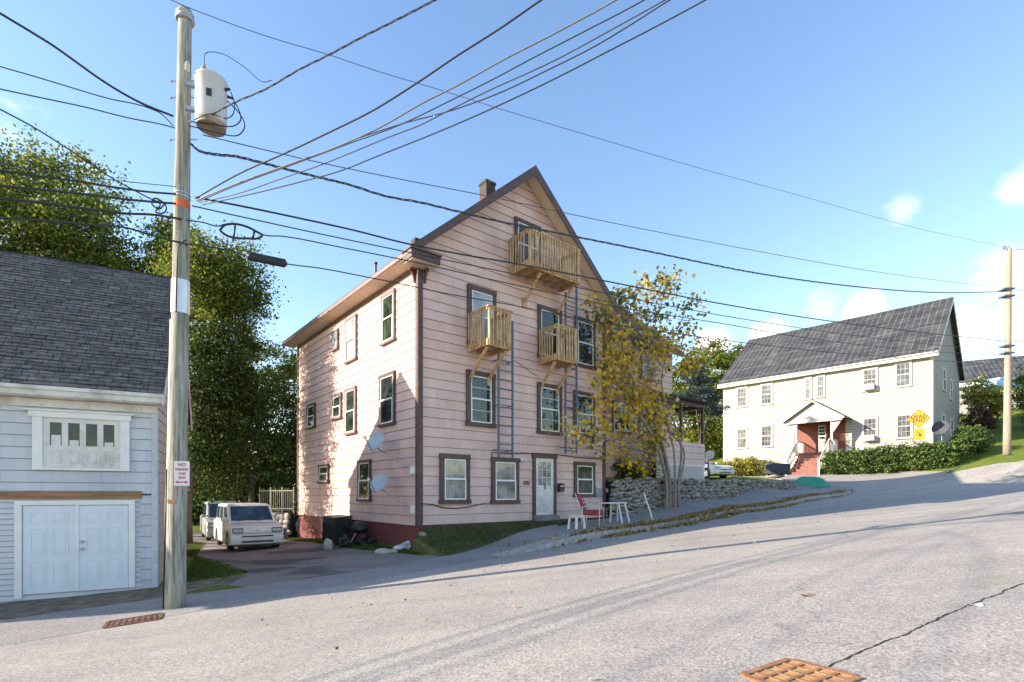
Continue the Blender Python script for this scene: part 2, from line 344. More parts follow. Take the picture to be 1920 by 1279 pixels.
M['ochre']=pm('lit_grate_inner_faces',(.38,.225,.09),.35,7,.9,.4,40,dirt=(.3,.17,.08))  # orange infill painted as the sunlit inner faces of the grate bars
M['fence']=pm('dull_fence_metal',(.11,.115,.115),.2,5,.5,metal=.4)
M['rust_y']=pm('orange_worn_iron',(.26,.13,.065),.3,9,.8,.4,40,dirt=(.2,.09,.04))
M['red_cush']=pm('dark_red_cushion',(.30,.04,.05),.3,9,.9,.2,30)
M['yellow']=pm('yellow_sign_sheet',(.50,.27,.008),.06,5,.45)
M['signwhite']=pm('white_sign_sheet',(.72,.66,.66),.06,5,.45)
M['signred']=pm('red_sign_ink',(.38,.06,.08),.1,5,.5)
M['ink']=pm('black_sign_ink',(.03,.025,.02),.1,5,.5)
M['orange']=pm('orange_marker_band',(.65,.12,.03),.2,9,.7)
M['redstep']=pm('red_brown_deck_paint',(.19,.065,.05),.2,4,.65,.2,30,c2=(.25,.09,.07))
M['reddoor']=pm('brick_red_panelling',(.20,.055,.042),.15,4,.6,.1,20)
M['green_p']=pm('green_plastic',(.01,.25,.17),.1,4,.35)
M['cover']=pm('dark_grey_fabric_cover',(.055,.06,.07),.3,3,.85,.4,14)
M['navy']=pm('navy_canvas',(.02,.035,.085),.2,5,.85)
M['bluepost']=pm('blue_painted_post',(.04,.10,.25),.2,5,.5)
M['dish']=pm('pale_grey_dish',(.40,.46,.50),.08,4,.5)
M['carw']=pm('white_car_paint',(.76,.74,.69),.03,2,.25,spec=.6)
M['cargreen']=pm('grey_green_car_paint',(.13,.16,.15),.08,2,.25,spec=.6)
M['carsilver']=pm('silver_car_paint',(.38,.40,.39),.05,2,.3,spec=.6,metal=.3)
M['tyre']=pm('tyre_rubber',(.018,.018,.018),.2,9,.85)
M['chrome']=pm('bright_metal_trim',(.6,.6,.62),.1,5,.25,metal=.9)
M['lamp']=pm('clear_lamp_lens',(.55,.56,.55),.2,9,.12)
M['carglass']=glassmat('car_glass',(.015,.03,.045),c2=(.05,.10,.15))
M['bag']=pm('pale_plastic_sheet',(.55,.6,.6),.2,5,.4,.6,9)
M['bark']=pm('grey_brown_bark',(.13,.105,.085),.4,6,.95,.7,24,stretch=(3,3,.7))
M['bark_l']=pm('pale_young_bark',(.24,.20,.165),.3,6,.95,.6,24,stretch=(3,3,.7))
def polemat(name,a,b2,green):
    m,nt,b,o=newmat(name); v=coords(nt,'Object',(9,9,.55)); n=noise(nt,v,2.2,9,.72)
    col=ramp(nt,n,[(.38,a),(.5,[(x+y)/2 for x,y in zip(a,b2)]),(.6,b2)])
    n2=noise(nt,coords(nt,'Object',(1,1,.35)),2.0,7,.75); f=ramp(nt,n2,[(.47,(0,0,0)),(.62,(.75,.75,.75))]); col=mixc(nt,f,col,green)
    n3=noise(nt,coords(nt,'Object',(30,30,1.1)),1.5,6,.8); f=ramp(nt,n3,[(.62,(0,0,0)),(.7,(.8,.8,.8))]); col=mixc(nt,f,col,(.07,.055,.045))
    nt.links.new(col,b.inputs['Base Color']); b.inputs['Roughness'].default_value=.9; bump(nt,b,n3,.6,.01); return m
M['pole']=polemat('weathered_pole_wood',(.11,.105,.09),(.42,.41,.36),(.27,.30,.24))
M['pole2']=polemat('brown_pole_wood',(.25,.19,.14),(.42,.34,.27),(.36,.30,.24))
M['road']=asphaltmat('sun_bleached_asphalt',(.335,.315,.29),.30,(.42,.37,.31),moss=(7.3,6.4,-.6))
M['walk']=asphaltmat('grey_pavement_asphalt',(.28,.27,.26),.35,(.32,.29,.26))
M['drive']=asphaltmat('broken_driveway_asphalt',(.24,.21,.195),.45,(.2,.14,.115),wet=True)
M['kerb']=pm('worn_kerb',(.36,.335,.30),.3,6,.9,.6,30)
M['grass']=grassmat('short_grass',(.07,.10,.02),(.14,.19,.035),(.24,.26,.07))
M['bankgrass']=grassmat('dull_bank_grass',(.06,.07,.035),(.11,.13,.05),(.19,.19,.10))
M['blade_d']=leafmat('dull_grass_blades',[(0,(.05,.065,.025)),(.6,(.11,.13,.045)),(1,(.24,.22,.12))],.2)
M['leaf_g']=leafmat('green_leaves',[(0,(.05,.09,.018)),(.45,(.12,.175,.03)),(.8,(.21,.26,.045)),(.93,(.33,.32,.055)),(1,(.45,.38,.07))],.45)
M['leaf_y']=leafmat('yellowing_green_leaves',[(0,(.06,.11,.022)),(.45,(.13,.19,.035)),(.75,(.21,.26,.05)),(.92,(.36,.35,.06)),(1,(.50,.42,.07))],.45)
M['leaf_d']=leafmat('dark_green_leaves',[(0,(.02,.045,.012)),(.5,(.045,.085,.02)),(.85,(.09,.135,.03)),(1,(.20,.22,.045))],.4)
M['leaf_a']=leafmat('autumn_leaves',[(0,(.22,.24,.05)),(.15,(.45,.40,.06)),(.35,(.80,.56,.05)),(.62,(.92,.66,.08)),(.78,(.70,.36,.08)),(.9,(.55,.32,.18)),(1,(.85,.75,.5))],.5)
M['leaf_m']=leafmat('turning_leaves',[(0,(.06,.10,.03)),(.4,(.16,.19,.05)),(.65,(.36,.33,.08)),(.85,(.55,.38,.13)),(1,(.65,.55,.28))],.4)
M['leaf_h']=leafmat('hedge_leaves',[(0,(.03,.06,.02)),(.45,(.07,.125,.035)),(.8,(.14,.21,.05)),(1,(.26,.33,.09))],.25)
M['leaf_b']=leafmat('yellow_bush_leaves',[(0,(.10,.12,.02)),(.4,(.25,.26,.05)),(.75,(.42,.40,.08)),(1,(.58,.52,.14))],.35)
M['leaf_p']=leafmat('purple_brown_leaves',[(0,(.06,.03,.03)),(.6,(.14,.075,.06)),(1,(.25,.15,.1))],.3)
M['leaf_s']=leafmat('blue_green_needles',[(0,(.015,.03,.035)),(.6,(.03,.055,.06)),(1,(.07,.11,.11))],.15)
M['litter']=leafmat('dry_fallen_leaves',[(0,(.12,.06,.025)),(.4,(.28,.16,.06)),(.7,(.42,.28,.12)),(.9,(.5,.4,.22)),(1,(.1,.13,.03))],.1)
M['blade']=leafmat('grass_blades',[(0,(.04,.07,.012)),(.6,(.09,.14,.025)),(1,(.2,.22,.06))],.3)
# ---------------------------------------------------------------- terrain height
def zk(s):
    xs=[-60,-30,-10,0,10.7,18.8,28.2,35.3,45,70]; ys=[-4.6,-3.6,-2.75,-2.27,-1.59,-1.09,-.444,.03,.75,3.0]
    return float(np.interp(s,xs,ys))
CP=[]
for s in (-40,-20,-10,-4,0,5,10.7,15,18.8,23,28.2,33,38):
    for t in (-14,-4,1,5,8,11):
        if s>=33 and t>=5: continue
        x,y=P(s,t); CP.append((x,y,zk(s)+.0655*(11-t)))
for s in (-40,-20,-10,-4,0,5,8): x,y=P(s,13.8); CP.append((x,y,zk(s)+.02))
for s in (11,14,19.6,26,33): x,y=P(s,13.8); CP.append((x,y,zk(s)+.17))
CP+=[(20.0,30.7,.03),(20.3,26.5,.0)]
for px,py,Y in ((1920,905,26.6),(1920,870,31.5),(1850,860,31),(1780,884,33),(1700,895,33.5),(1740,878,35),(1560,887,38),(1450,891,40),(1357,893,44),(1490,907,33),(1888,850,30),(1920,838,35),(1820,845,36),(1870,790,50),(1920,770,55),(1860,762,60)):
    CP.append(tuple(at(px,py,Y)))
CP+=[(-9.8,11.9,-2.27),(-14,10.2,-2.3),(-8.8,18,-2.0),(-11,21.2,-2.03),(-10.1,24.7,-2.1),(-14,24,-2.1),(-9.5,14.5,-2.15),(-20,35,-1.9),(-30,30,-2),(-35,12,-2.4),(-5,35,-1.2),(5,32,-.2),
     (0,60,0),(-40,60,-1),(-80,40,-2),(20,60,3.5),(40,75,13),(70,70,16),(60,45,10),(45,32,3.4),(70,25,5),(48,48,8),(14,36,1.1),(12,30,.6),(110,60,18),(110,0,5),(-60,-20,-5),(60,-20,2),(0,120,2),(-80,120,0),(100,130,22),(7,24,-.5),(25,55,4.5)]
_A=np.array(CP)
def _phi(r2): return np.where(r2>1e-9,.5*r2*np.log(np.maximum(r2,1e-9)),0)
_n=len(_A); _K=np.zeros((_n+3,_n+3)); _d=((_A[:,None,:2]-_A[None,:,:2])**2).sum(2)
_K[:_n,:_n]=_phi(_d)+np.eye(_n)*.6; _K[:_n,_n]=1; _K[:_n,_n+1:]=_A[:,:2]; _K[_n,:_n]=1; _K[_n+1:,:_n]=_A[:,:2].T
_W=np.linalg.solve(_K,np.concatenate([_A[:,2],[0,0,0]]))
def Hs(xy):
    xy=np.asarray(xy,float).reshape(-1,2); o=np.empty(len(xy))
    for i in range(0,len(xy),4000):
        q=xy[i:i+4000]; d=((q[:,None,:]-_A[None,:,:2])**2).sum(2); o[i:i+4000]=_phi(d)@_W[:_n]+_W[_n]+q@_W[_n+1:]
    return o
def H(x,y): return float(Hs([(x,y)])[0])
def inpoly(x,y,poly):
    c=False; n=len(poly)
    for i in range(n):
        x0,y0=poly[i]; x1,y1=poly[i-1]
        if (y0>y)!=(y1>y) and x<(x1-x0)*(y-y0)/(y1-y0)+x0: c=not c
    return c
def clip(poly,ax,v,keep_gt):
    r=[]; n=len(poly)
    for i in range(n):
        a=poly[i-1]; b=poly[i]; ia=(a[ax]>=v) if keep_gt else (a[ax]<=v); ib=(b[ax]>=v) if keep_gt else (b[ax]<=v)
        if ia!=ib:
            t=(v-a[ax])/(b[ax]-a[ax]); r.append((a[0]+(b[0]-a[0])*t,a[1]+(b[1]-a[1])*t))
        if ib: r.append(b)
    return r
def sheet(name,poly,cell,off,mat,skirt=0,label=None,kind='structure',zf=None):
    """a surface draped on the ground inside poly; off: number or f(x,y)"""
    xs=[p[0] for p in poly]; ys=[p[1] for p in poly]; verts={}; vl=[]; faces=[]
    def vid(p):
        k=(round(p[0],3),round(p[1],3))
        if k not in verts: verts[k]=len(vl); vl.append(k)
        return verts[k]
    i0=math.floor(min(xs)/cell); i1=math.ceil(max(xs)/cell); j0=math.floor(min(ys)/cell); j1=math.ceil(max(ys)/cell)
    for i in range(i0,i1):
        col=clip(clip(poly,0,i*cell,True),0,(i+1)*cell,False)
        if len(col)<3: continue
        for j in range(j0,j1):
            q=clip(clip(col,1,j*cell,True),1,(j+1)*cell,False)
            if len(q)<3: continue
            ids=[]
            for p in q:
                k=vid(p)
                if not ids or ids[-1]!=k: ids.append(k)
            if ids and ids[0]==ids[-1]: ids.pop()
            if len(set(ids))>=3 and len(set(ids))==len(ids): faces.append(tuple(ids))
    z=Hs(vl) if zf is None else np.array([zf(*p) for p in vl])
    o3=[off(*p) if callable(off) else off for p in vl]
    V=[(p[0],p[1],z[i]+o3[i]) for i,p in enumerate(vl)]
    # make all faces look up
    ff=[]
    for f in faces:
        a=sum(V[f[k-1]][0]*V[f[k]][1]-V[f[k]][0]*V[f[k-1]][1] for k in range(len(f)))
        ff.append(f if a>0 else f[::-1])
    if skirt:
        cnt={}
        for f in ff:
            for k in range(len(f)):
                e=(f[k-1],f[k]); cnt[e]=1
        low={}
        for (a,b) in list(cnt):
            if (b,a) not in cnt:
                for q in (a,b):
                    if q not in low: low[q]=len(V); V.append((V[q][0],V[q][1],V[q][2]-skirt))
                ff.append((b,a,low[a],low[b]))
    m=MB(); m.add(V,ff); return m.build(name,mat,kind=kind,smooth=False)
# ---------------------------------------------------------------- ground, road, pavement
ROAD=[P(-34,11),P(-10,11),P(0,11),P(8,11),P(12,11),P(20,11),P(28,11),P(34.6,11),(20.0,30.7),(25.2,30.6),(27.6,28.6),(33,28.4),(60,31),(80,28),(60,5),P(20,-12),P(-34,-12)]
SIDE=[(18.3,33.6),(16.3,42),(17.5,42.6),(22.1,37.9),(27.0,35.0),(28.2,32.2),(25.2,30.6),(20.0,30.7)]
WALK=[P(-30,11),P(0,11),P(8,11),P(9,11.0),P(10.5,11.45),P(12,11.55),P(34,11.55),P(34.6,11.05),(20.4,31.4),(18.3,33.6),P(33.8,13.75),P(20,13.8),P(13.8,13.5),P(11,13.1),P(8,12.5),P(5,12.4),P(3,12.7),P(1.2,13.2),P(-4,13.6),P(-30,13.6)]
DRIVE=[P(3,12.7),P(5,12.4),P(8,12.5),P(7.5,13.4),P(6.9,16),P(6.8,32),P(3.0,32),P(2.8,22),P(3.3,17),P(3.4,15),P(2.6,13.6)]
def sm(x,a,b):
    t=min(1,max(0,(x-a)/(b-a))); return t*t*(3-2*t)
def walk_off(x,y): return .012+.17*sm(ST(x,y)[0],8.6,12)
def axis(lo,hi,flo,fhi,fs,cs):
    a=list(np.arange(lo,flo,cs))+list(np.arange(flo,fhi,fs))+list(np.arange(fhi,hi+cs,cs)); return a
gx=axis(-110,150,-26,44,.7,7); gy=axis(-40,180,0,50,.7,7)
pts=[(x,y) for y in gy for x in gx]; gz=Hs(pts); V=[]
for k,(x,y) in enumerate(pts):
    z=gz[k]
    if inpoly(x,y,ROAD) or inpoly(x,y,SIDE) or inpoly(x,y,WALK) or inpoly(x,y,DRIVE): z-=.07
    V.append((x,y,z))
nx=len(gx); m=MB(); m.add(V,[(j*nx+i,j*nx+i+1,(j+1)*nx+i+1,(j+1)*nx+i) for j in range(len(gy)-1) for i in range(nx-1)])
m.build('ground',M['grass'],kind='structure',smooth=True)
sheet('road',ROAD,1.0,.008,M['road'],skirt=.1)
sheet('side_road',SIDE,.5,.006,M['road'],skirt=.1)
sheet('pavement',WALK,.5,walk_off,M['walk'],skirt=.14)
sheet('driveway',DRIVE,.5,.004,M['drive'],skirt=.03)
# kerb: worn asphalt berm between s=9 and s=34.5
m=MB(); pr=[]
ss=list(np.arange(8.6,34.7,.3)); rr=random.Random(3)
for i,s in enumerate(ss):
    h=.195*sm(s,8.5,11.5)*(1-sm(s,33,34.8)*.5)+.014; j=rr.uniform(-.015,.015); base=zk(s)
    q=[(10.98+j,-.05),(11.02+j,h),(11.5+j,h+.012),(11.56,-.05)]
    for t,dz in q:
        x,y=P(s,t); pr.append((x,y,H(x,y)+dz))
m.add(pr,[(i*4+k,i*4+k+1,(i+1)*4+k+1,(i+1)*4+k) for i in range(len(ss)-1) for k in range(3)])
m.build('kerb',M['kerb'],kind='structure',smooth=False,fixn=True)
# earth strip in front of the garage
sheet('earth_strip',[P(-12,13.5),P(-4,13.5),P(1.2,13.1),P(2.6,13.5),P(3.2,14.4),(-7.4,12.9),(-8.2,12.2),(-12.5,10.2),(-16,8)],.5,.02,M['dirt'],skirt=.04)
def bank_z(x,y):
    s,t=ST(x,y); te=float(np.interp(s,[7.7,8,11,13.8],[12.6,12.5,13.1,13.5])); zt=float(np.interp(s,[7.7,8.0,13.7],[-1.5,-1.07,-1.0])); k=min(1,max(0,(t-te)/(14.0-te)))
    zb=H(x,y)+.03+.13*sm(s,8.6,12); return zb+(zt-zb)*(k**.8)
sheet('grass_bank',[P(7.72,12.7),P(8,12.45),P(11,13.05),P(13.6,13.45),P(13.65,14.07),P(7.72,14.07)],.3,0,M['bankgrass'],skirt=.3,zf=bank_z)
# cracks in the asphalt near the camera (thin dark fissures lying in the surface)
def fissure(pts,wd,name='road_crack',seed=1,mat=None):
    rr=random.Random(seed); m=MB(); L=[]
    for i in range(len(pts)-1):
        a=Vector(pts[i]); b=Vector(pts[i+1]); n=max(2,int((b-a).length/.05))
        for k in range(n): L.append(a.lerp(b,k/n))
    vs=[]
    ox=0
    for i,p in enumerate(L):
        d=(L[min(i+1,len(L)-1)]-L[max(i-1,0)]).normalized(); nrm=Vector((-d.y,d.x)); ox=ox*.8+rr.uniform(-.012,.012); q=p+nrm*ox; ww=wd*rr.uniform(.35,1.2)
        for sgn in (-1,1):
            r=q+nrm*sgn*ww/2; vs.append((r.x,r.y))
    z=Hs(vs); vs=[(x,y,z[i]+.013) for i,(x,y) in enumerate(vs)]
    m.add(vs,[(2*i,2*i+1,2*i+3,2*i+2) for i in range(len(L)-1)])
    return m.build(name,mat or M['dark'],kind='structure',fixn=True)
def groundpt(px,py):
    r=(px-960)/F; k=(925-py)/F; Y=3.0
    for Y in np.arange(3,60,.05):
        if H(r*Y,Y)>=k*Y: break
    return (r*Y,Y)
fissure([groundpt(*p) for p in ((1535,1260),(1600,1232),(1690,1198),(1760,1162),(1830,1130),(1925,1095))],.018,seed=4)
fissure([groundpt(*p) for p in ((1385,1272),(1440,1250),(1478,1237))],.02,seed=5)
def spot(px,py,rx,ry,mat,name,label,cat,seed):
    x,y=groundpt(px,py); rr=random.Random(seed); vs=[(x+math.cos(a)*rx*rr.uniform(.6,1.2),y+math.sin(a)*ry*rr.uniform(.6,1.2)) for a in [i*.6283 for i in range(10)]]
    z=Hs(vs); m=MB(); m.add([(p[0],p[1],z[i]+.014) for i,p in enumerate(vs)],[tuple(range(10))]); return m.build(name,mat,label=label,cat=cat)
# grates
def grate(cx,cy,ang,L,W,nx,ny,mat,label):
    e=empty('drain_grate',(cx,cy,H(cx,cy)),ang,label,'drain grate')
    dzx=(H(cx+.3*math.cos(ang),cy+.3*math.sin(ang))-H(cx-.3*math.cos(ang),cy-.3*math.sin(ang)))/.6
    dzy=(H(cx-.3*math.sin(ang),cy+.3*math.cos(ang))-H(cx+.3*math.sin(ang),cy-.3*math.cos(ang)))/.6
    e.rotation_euler=Vector((-dzx,-dzy,1)).to_track_quat('Z','Y').to_euler()
    e.rotation_euler=(Matrix.Rotation(ang,4,'Z')@Matrix(((1,0,0,0),(0,1,0,0),(0,0,1,0),(0,0,0,1)))).to_euler()
    nrm=Vector((-dzx,-dzy,1)).normalized()
    xa=Vector((1,0,dzx)).normalized(); ya=nrm.cross(xa); rot=Matrix((xa,ya,nrm)).transposed()
    e.rotation_euler=(Matrix.Rotation(ang,3,'Z')@rot).to_euler()
    f=MB()
    for a in (-1,1):
        f.box(-L/2,L/2,a*W/2-.03,a*W/2+.03,-.02,.026); f.box(a*L/2-.03,a*L/2+.03,-W/2+.03,W/2-.03,-.02,.026)
    f.build('frame',mat,e,bevel=.006)
    b=MB()
    for i in range(1,nx): x=-L/2+L*i/nx; b.box(x-.015,x+.015,-W/2+.03,W/2-.03,.0,.022)
    for j in range(1,ny): y=-W/2+W*j/ny; b.box(-L/2+.03,L/2-.03,y-.018,y+.018,.002,.024)
    b.build('bars',mat,e,bevel=.004)
    d=MB(); d.box(-L/2+.02,L/2-.02,-W/2+.02,W/2-.02,.009,.0125); d.build('painted_pit',M['ochre'] if mat is M['rust_y'] else M['dark'],e)  # flat slab coloured as sunlit bar faces, near-black hole at the dark grate
g0=groundpt(1492,1268); grate(g0[0]+.0,g0[1]-.05,math.atan2(.636,.772)-.22,.56,.56,5,4,M['rust_y'],'square rusty orange drain grate beside the road crack, nearest the camera')
g1=groundpt(252,1166); grate(g1[0],g1[1],math.atan2(.636,.772)-.15,.78,.55,9,4,M['rust'],'dark rusty drain grate in the gutter beside the big utility pole')
# ---------------------------------------------------------------- generic building pieces
def siding(name,parent,o,rz,zs,prof,course,mat,zb,lap=.022,label=None,back=.12,gap=.012):
    """wall face in local x (along) / z, outward -y. prof(z)->(x0,x1)"""
    m=MB(); z0,z1=zs; z=z0
    while z<z1-1e-4:
        zt=min(z+course,z1); a=prof(z+.001); b=prof(zt-.001)
        if a and b and b[1]-b[0]>-.001:
            m.add([(a[0],-lap,z),(a[1],-lap,z),(b[1],-.004,zt),(b[0],-.004,zt),(a[0],.0,z),(a[1],.0,z)],[(0,1,2,3)]); m.cm=1; m.add([(a[0],-lap-.001,z+.0),(a[1],-lap-.001,z),(a[1],-lap-.001,z+gap),(a[0],-lap-.001,z+gap),(a[0],0,z),(a[1],0,z)],[(0,1,2,3),(4,5,1,0)]); m.cm=0  # dark underside and front strip painted as the course's shadow line
        z=zt
    a=prof(z0); 
    # solid core of the wall
    N=[z0]+[z0+(z1-z0)*k/8 for k in range(1,9)]
    L=[(prof(q-(.002 if q>z0 else 0))[0],q) for q in N]; Rr=[(prof(q-(.002 if q>z0 else 0))[1],q) for q in N][::-1]
    poly=L+Rr; n=len(poly); V=[(x,.0,q) for x,q in poly]+[(x,back,q) for x,q in poly]
    m.add(V,[tuple(range(n)),tuple(range(2*n-1,n-1,-1))]+[(i,(i+1)%n,n+(i+1)%n,n+i) for i in range(n)])
    ob=m.build(name,[mat,M['joint'] if mat is M['pink'] else M['joint_grey']],parent,loc=(o[0],o[1],z0-zb),rot=(0,0,rz),zb=z0,label=label); return ob
def window(parent,o,rz,x0,x1,z0,z1,zb,trim=.1,tm='brown',gm='glass',sash='white',muntins=(0,0),proud=.05,double=True,label=None,head=1.0,storm=False):
    m=MB(); t=trim; p=-proud-.02
    m.box(x0,x0+t,p,0,z0,z1); m.box(x1-t,x1,p,0,z0,z1)
    m.box(x0-.012,x1+.012,p-.012,0,z1,z1+t*head); m.box(x0-.03,x1+.03,p-.035,0,z0-t*.8,z0)
    w_=m.build('window',M[tm],parent,loc=(o[0],o[1],0),rot=(0,0,rz),zb=zb,bevel=.006,seg=1,label=label)
    X0,X1,Z0,Z1=x0+t,x1-t,z0,z1; f=.045; zm=(Z0+Z1)/2
    s=MB()
    if double:
        for (a,b,yo) in ((zm,Z1,0),(Z0,zm+.03,-.02)):
            y0=-.055+yo; y1=-.025+yo
            s.box(X0,X0+f,y0,y1,a,b); s.box(X1-f,X1,y0,y1,a,b); s.box(X0+f,X1-f,y0,y1,b-f,b); s.box(X0+f,X1-f,y0,y1,a,a+f)
            for i in range(1,muntins[0]): x=X0+f+(X1-X0-2*f)*i/muntins[0]; s.box(x-.01,x+.01,y0+.004,y1-.004,a+f,b-f)
            for i in range(1,muntins[1]): z=a+f+(b-a-2*f)*i/muntins[1]; s.box(X0+f,X1-f,y0+.006,y1-.006,z-.01,z+.01)
    else:
        s.box(X0,X0+f,-.055,-.025,Z0,Z1); s.box(X1-f,X1,-.055,-.025,Z0,Z1); s.box(X0+f,X1-f,-.055,-.025,Z1-f,Z1); s.box(X0+f,X1-f,-.055,-.025,Z0,Z0+f)
    s.build('sash',M[sash],w_,zb=zb,bevel=.004,seg=1)   # same frame as the window mesh, which carries zb already
    g=MB(); g.box(X0+.01,X1-.01,-.036,-.03,Z0+.01,Z1-.01)
    g.build('pane',M[gm],w_,zb=zb)
    return w_
def onplane(O,d,px,py):
    r=(px-960)/F; a=(r*O[1]-O[0])/(d[0]-r*d[1]); Y=O[1]+a*d[1]; return a,(925-py)/F*Y
def shingled(name,parent,p0,ux,vy,L,D,mat,expo,tw=(.16,.34),th=(.004,.013),zb=0,seed=1):
    """roof plane of separate shingle tabs: p0 eave corner, ux along the eave, vy up the slope"""
    rr=random.Random(seed); m=MB(); p0=Vector(p0); ux=Vector(ux).normalized(); vy=Vector(vy).normalized(); nn=ux.cross(vy).normalized()
    if nn.z<0: nn=-nn
    n=int(D/expo)
    def pt(a,b,c): return p0+ux*a+vy*b+nn*c
    m.hexa([pt(0,0,-.12),pt(L,0,-.12),pt(L,D,-.12),pt(0,D,-.12)],[pt(0,0,0),pt(L,0,0),pt(L,D,0),pt(0,D,0)])
    for j in range(n):
        b0=j*D/n-(.02 if j==0 else 0); b1=(j+1)*D/n+.03; a=-rr.uniform(0,.2)
        while a<L:
            w_=rr.uniform(*tw); a1=min(L+.02,a+w_); aa=max(-.02,a); t=rr.uniform(*th); d=rr.choice((0,0,.014))
            if a1>aa+.01: m.add([pt(aa,b0+d,.002),pt(a1,b0+d,.002),pt(a1,b0+d,.006+t),pt(aa,b0+d,.006+t),pt(a1,b1,.003),pt(aa,b1,.003)],[(0,1,2,3),(3,2,4,5)])
            a=a1+.004
    return m.build(name,mat,parent,zb=zb)
# ---------------------------------------------------------------- pink apartment house
C0=P(7.92,14.08); ZP=-1.95; UV=(UX,UY); NV=(-UY,UX)
AZ=math.atan2(UY,UX)
house=empty('apartment_house',(C0[0],C0[1],ZP),AZ,'tall pink shingled apartment house with brown trim and steep front gable','house')
WD=8.55; DP=11.4; HW=WD/2; ZA=7.0; SL=.872; PK=11.36
# foundation
f=MB(); f.box(.03,WD-.03,.03,DP-.03,-3.0,-.95); f.build('basement_wall',M['brown_red'],house,zb=ZP)
def pf(z):
    top=PK-.16
    if z<=top-SL*HW: return (0,WD)
    h=(top-z)/SL; return (HW-h,HW+h)
siding('front_wall',house,(0,0),0,(-.98,PK-.2),pf,.302,M['pink'],ZP)
siding('side_wall',house,(0,DP),R(-90),(-1.0,ZA),lambda z:(0,DP),.302,M['pink'],ZP)
siding('right_wall',house,(WD,0),R(90),(-.98,ZA),lambda z:(0,DP),.302,M['pink'],ZP)
siding('rear_wall',house,(WD,DP),R(180),(-1.0,PK-.2),pf,.302,M['pink'],ZP)
m=MB(); m.box(-.045,.13,-.05,0-.002,-1.0,ZA); m.box(-.045,0-.002,-.002,.13,-1.0,ZA); m.build('corner_board',M['brown'],house,zb=ZP,bevel=.006,seg=1); m=MB(); m.box(WD-.13,WD+.045,-.05,-.002,-1.0,ZA-.1); m.build('corner_board',M['brown'],house,zb=ZP,bevel=.006,seg=1); m=MB(); m.box(-.045,-.002,DP-.13,DP+.04,-1.0,ZA); m.build('corner_board',M['brown'],house,zb=ZP,bevel=.006,seg=1)
# roof slabs with overhang
OH=.55
def zr(a): return PK-SL*abs(a-HW)
m=MB(); th=.13
for sgn in (-1,1):
    e=HW+sgn*(HW+OH); 
    m.hexa([(e,-OH,zr(e)-th),(HW,-OH,PK-th),(HW,DP+OH,PK-th),(e,DP+OH,zr(e)-th)] if sgn<0 else [(HW,-OH,PK-th),(e,-OH,zr(e)-th),(e,DP+OH,zr(e)-th),(HW,DP+OH,PK-th)],
           [(e,-OH,zr(e)),(HW,-OH,PK),(HW,DP+OH,PK),(e,DP+OH,zr(e))] if sgn<0 else [(HW,-OH,PK),(e,-OH,zr(e)),(e,DP+OH,zr(e)),(HW,DP+OH,PK)])
roof=m.build('roof',M['roof_dark'],house,zb=ZP)
# barge boards (front), brown and deep
m=MB()
for sgn in (-1,1):
    e=HW+sgn*(HW+OH)
    pts=[(HW,PK+.03),(e,zr(e)+.03),(e,zr(e)-.25),(HW,PK-.33)]
    m.prism(pts,lambda a,z:(a,-OH-.035,z),lambda a,z:(a,-OH,z))
m.build('barge_board',M['brown'],house,zb=ZP,fixn=True)
# raking soffit
m=MB()
for sgn in (-1,1):
    e=HW+sgn*(HW+OH)
    m.prism([(HW,PK-.14),(e,zr(e)-.14),(e,zr(e)-.17),(HW,PK-.17-.01)],lambda a,z:(a,-OH+.003,z),lambda a,z:(a,-.03,z))
m.build('soffit',M['soffit'],house,zb=ZP,fixn=True)
# boxed eave along the left side and its fascia, returns at the front corners
m=MB(); ze=zr(-OH)
m.hexa([(-OH+.03,-OH+.04,ze-.16),(-.03,-OH+.04,ze-.22),(-.03,DP+OH,ze-.22),(-OH+.03,DP+OH,ze-.16)],[(-OH+.03,-OH+.04,ze-.14),(-.03,-OH+.04,ze-.2),(-.03,DP+OH,ze-.2),(-OH+.03,DP+OH,ze-.14)]); m.build('soffit',M['soffit'],house,zb=ZP)
m=MB(); m.box(-OH-.01,-OH+.03,-OH+.0,DP+OH,ze-.17,ze-.03); m.build('fascia',M['sunlit_brown'],house,zb=ZP,bevel=.008,seg=1)
m=MB(); m.box(-.05,-.002,-.002,DP,ze-.34,ze-.2); m.build('frieze_board',M['brown'],house,zb=ZP)
m=MB(); m.box(-OH+.0,.42,-OH-.04,-.03,ze-.31,ze-.07); m.box(-OH-.05,.46,-OH-.08,-.03,ze-.07,ze-.02)
m.build('eave_return',M['brown'],house,zb=ZP,bevel=.01,seg=1)
m=MB(); m.box(-OH+.04,.40,-OH+.01,-.04,ze-.335,ze-.31); m.build('soffit',M['soffit'],house,zb=ZP)
for (x,y,ax) in ((-.25,.0,0),(.2,-.25,1)):   # scrolled brackets at the corner
    m=MB(); pr=[(0,0),(.22,0),(.22,-.05),(.14,-.10),(.09,-.2),(.06,-.32),(.03,-.4),(0,-.42)]
    if ax==0: m.prism(pr,lambda u,v:(-.05-u*.9,.10,ze-.33+v),lambda u,v:(-.05-u*.9,.17,ze-.33+v))
    else: m.prism(pr,lambda u,v:(.15,-.05-u*.9,ze-.33+v),lambda u,v:(.22,-.05-u*.9,ze-.33+v))
    m.build('bracket',M['brown'],house,zb=ZP,fixn=True)
m=MB(); m.box(HW-.22,HW+.22,2.0,2.45,PK-.5,11.93); m.box(HW-.25,HW+.25,1.97,2.48,11.93,12.03); m.build('chimney',M['brick'],house,zb=ZP,bevel=.01,seg=1)
m=MB(); m.box(.55,.85,1.2,1.5,zr(.55)-.1,zr(.55)+.30); m.build('chimney',M['brick'],house,zb=ZP,bevel=.01,seg=1)
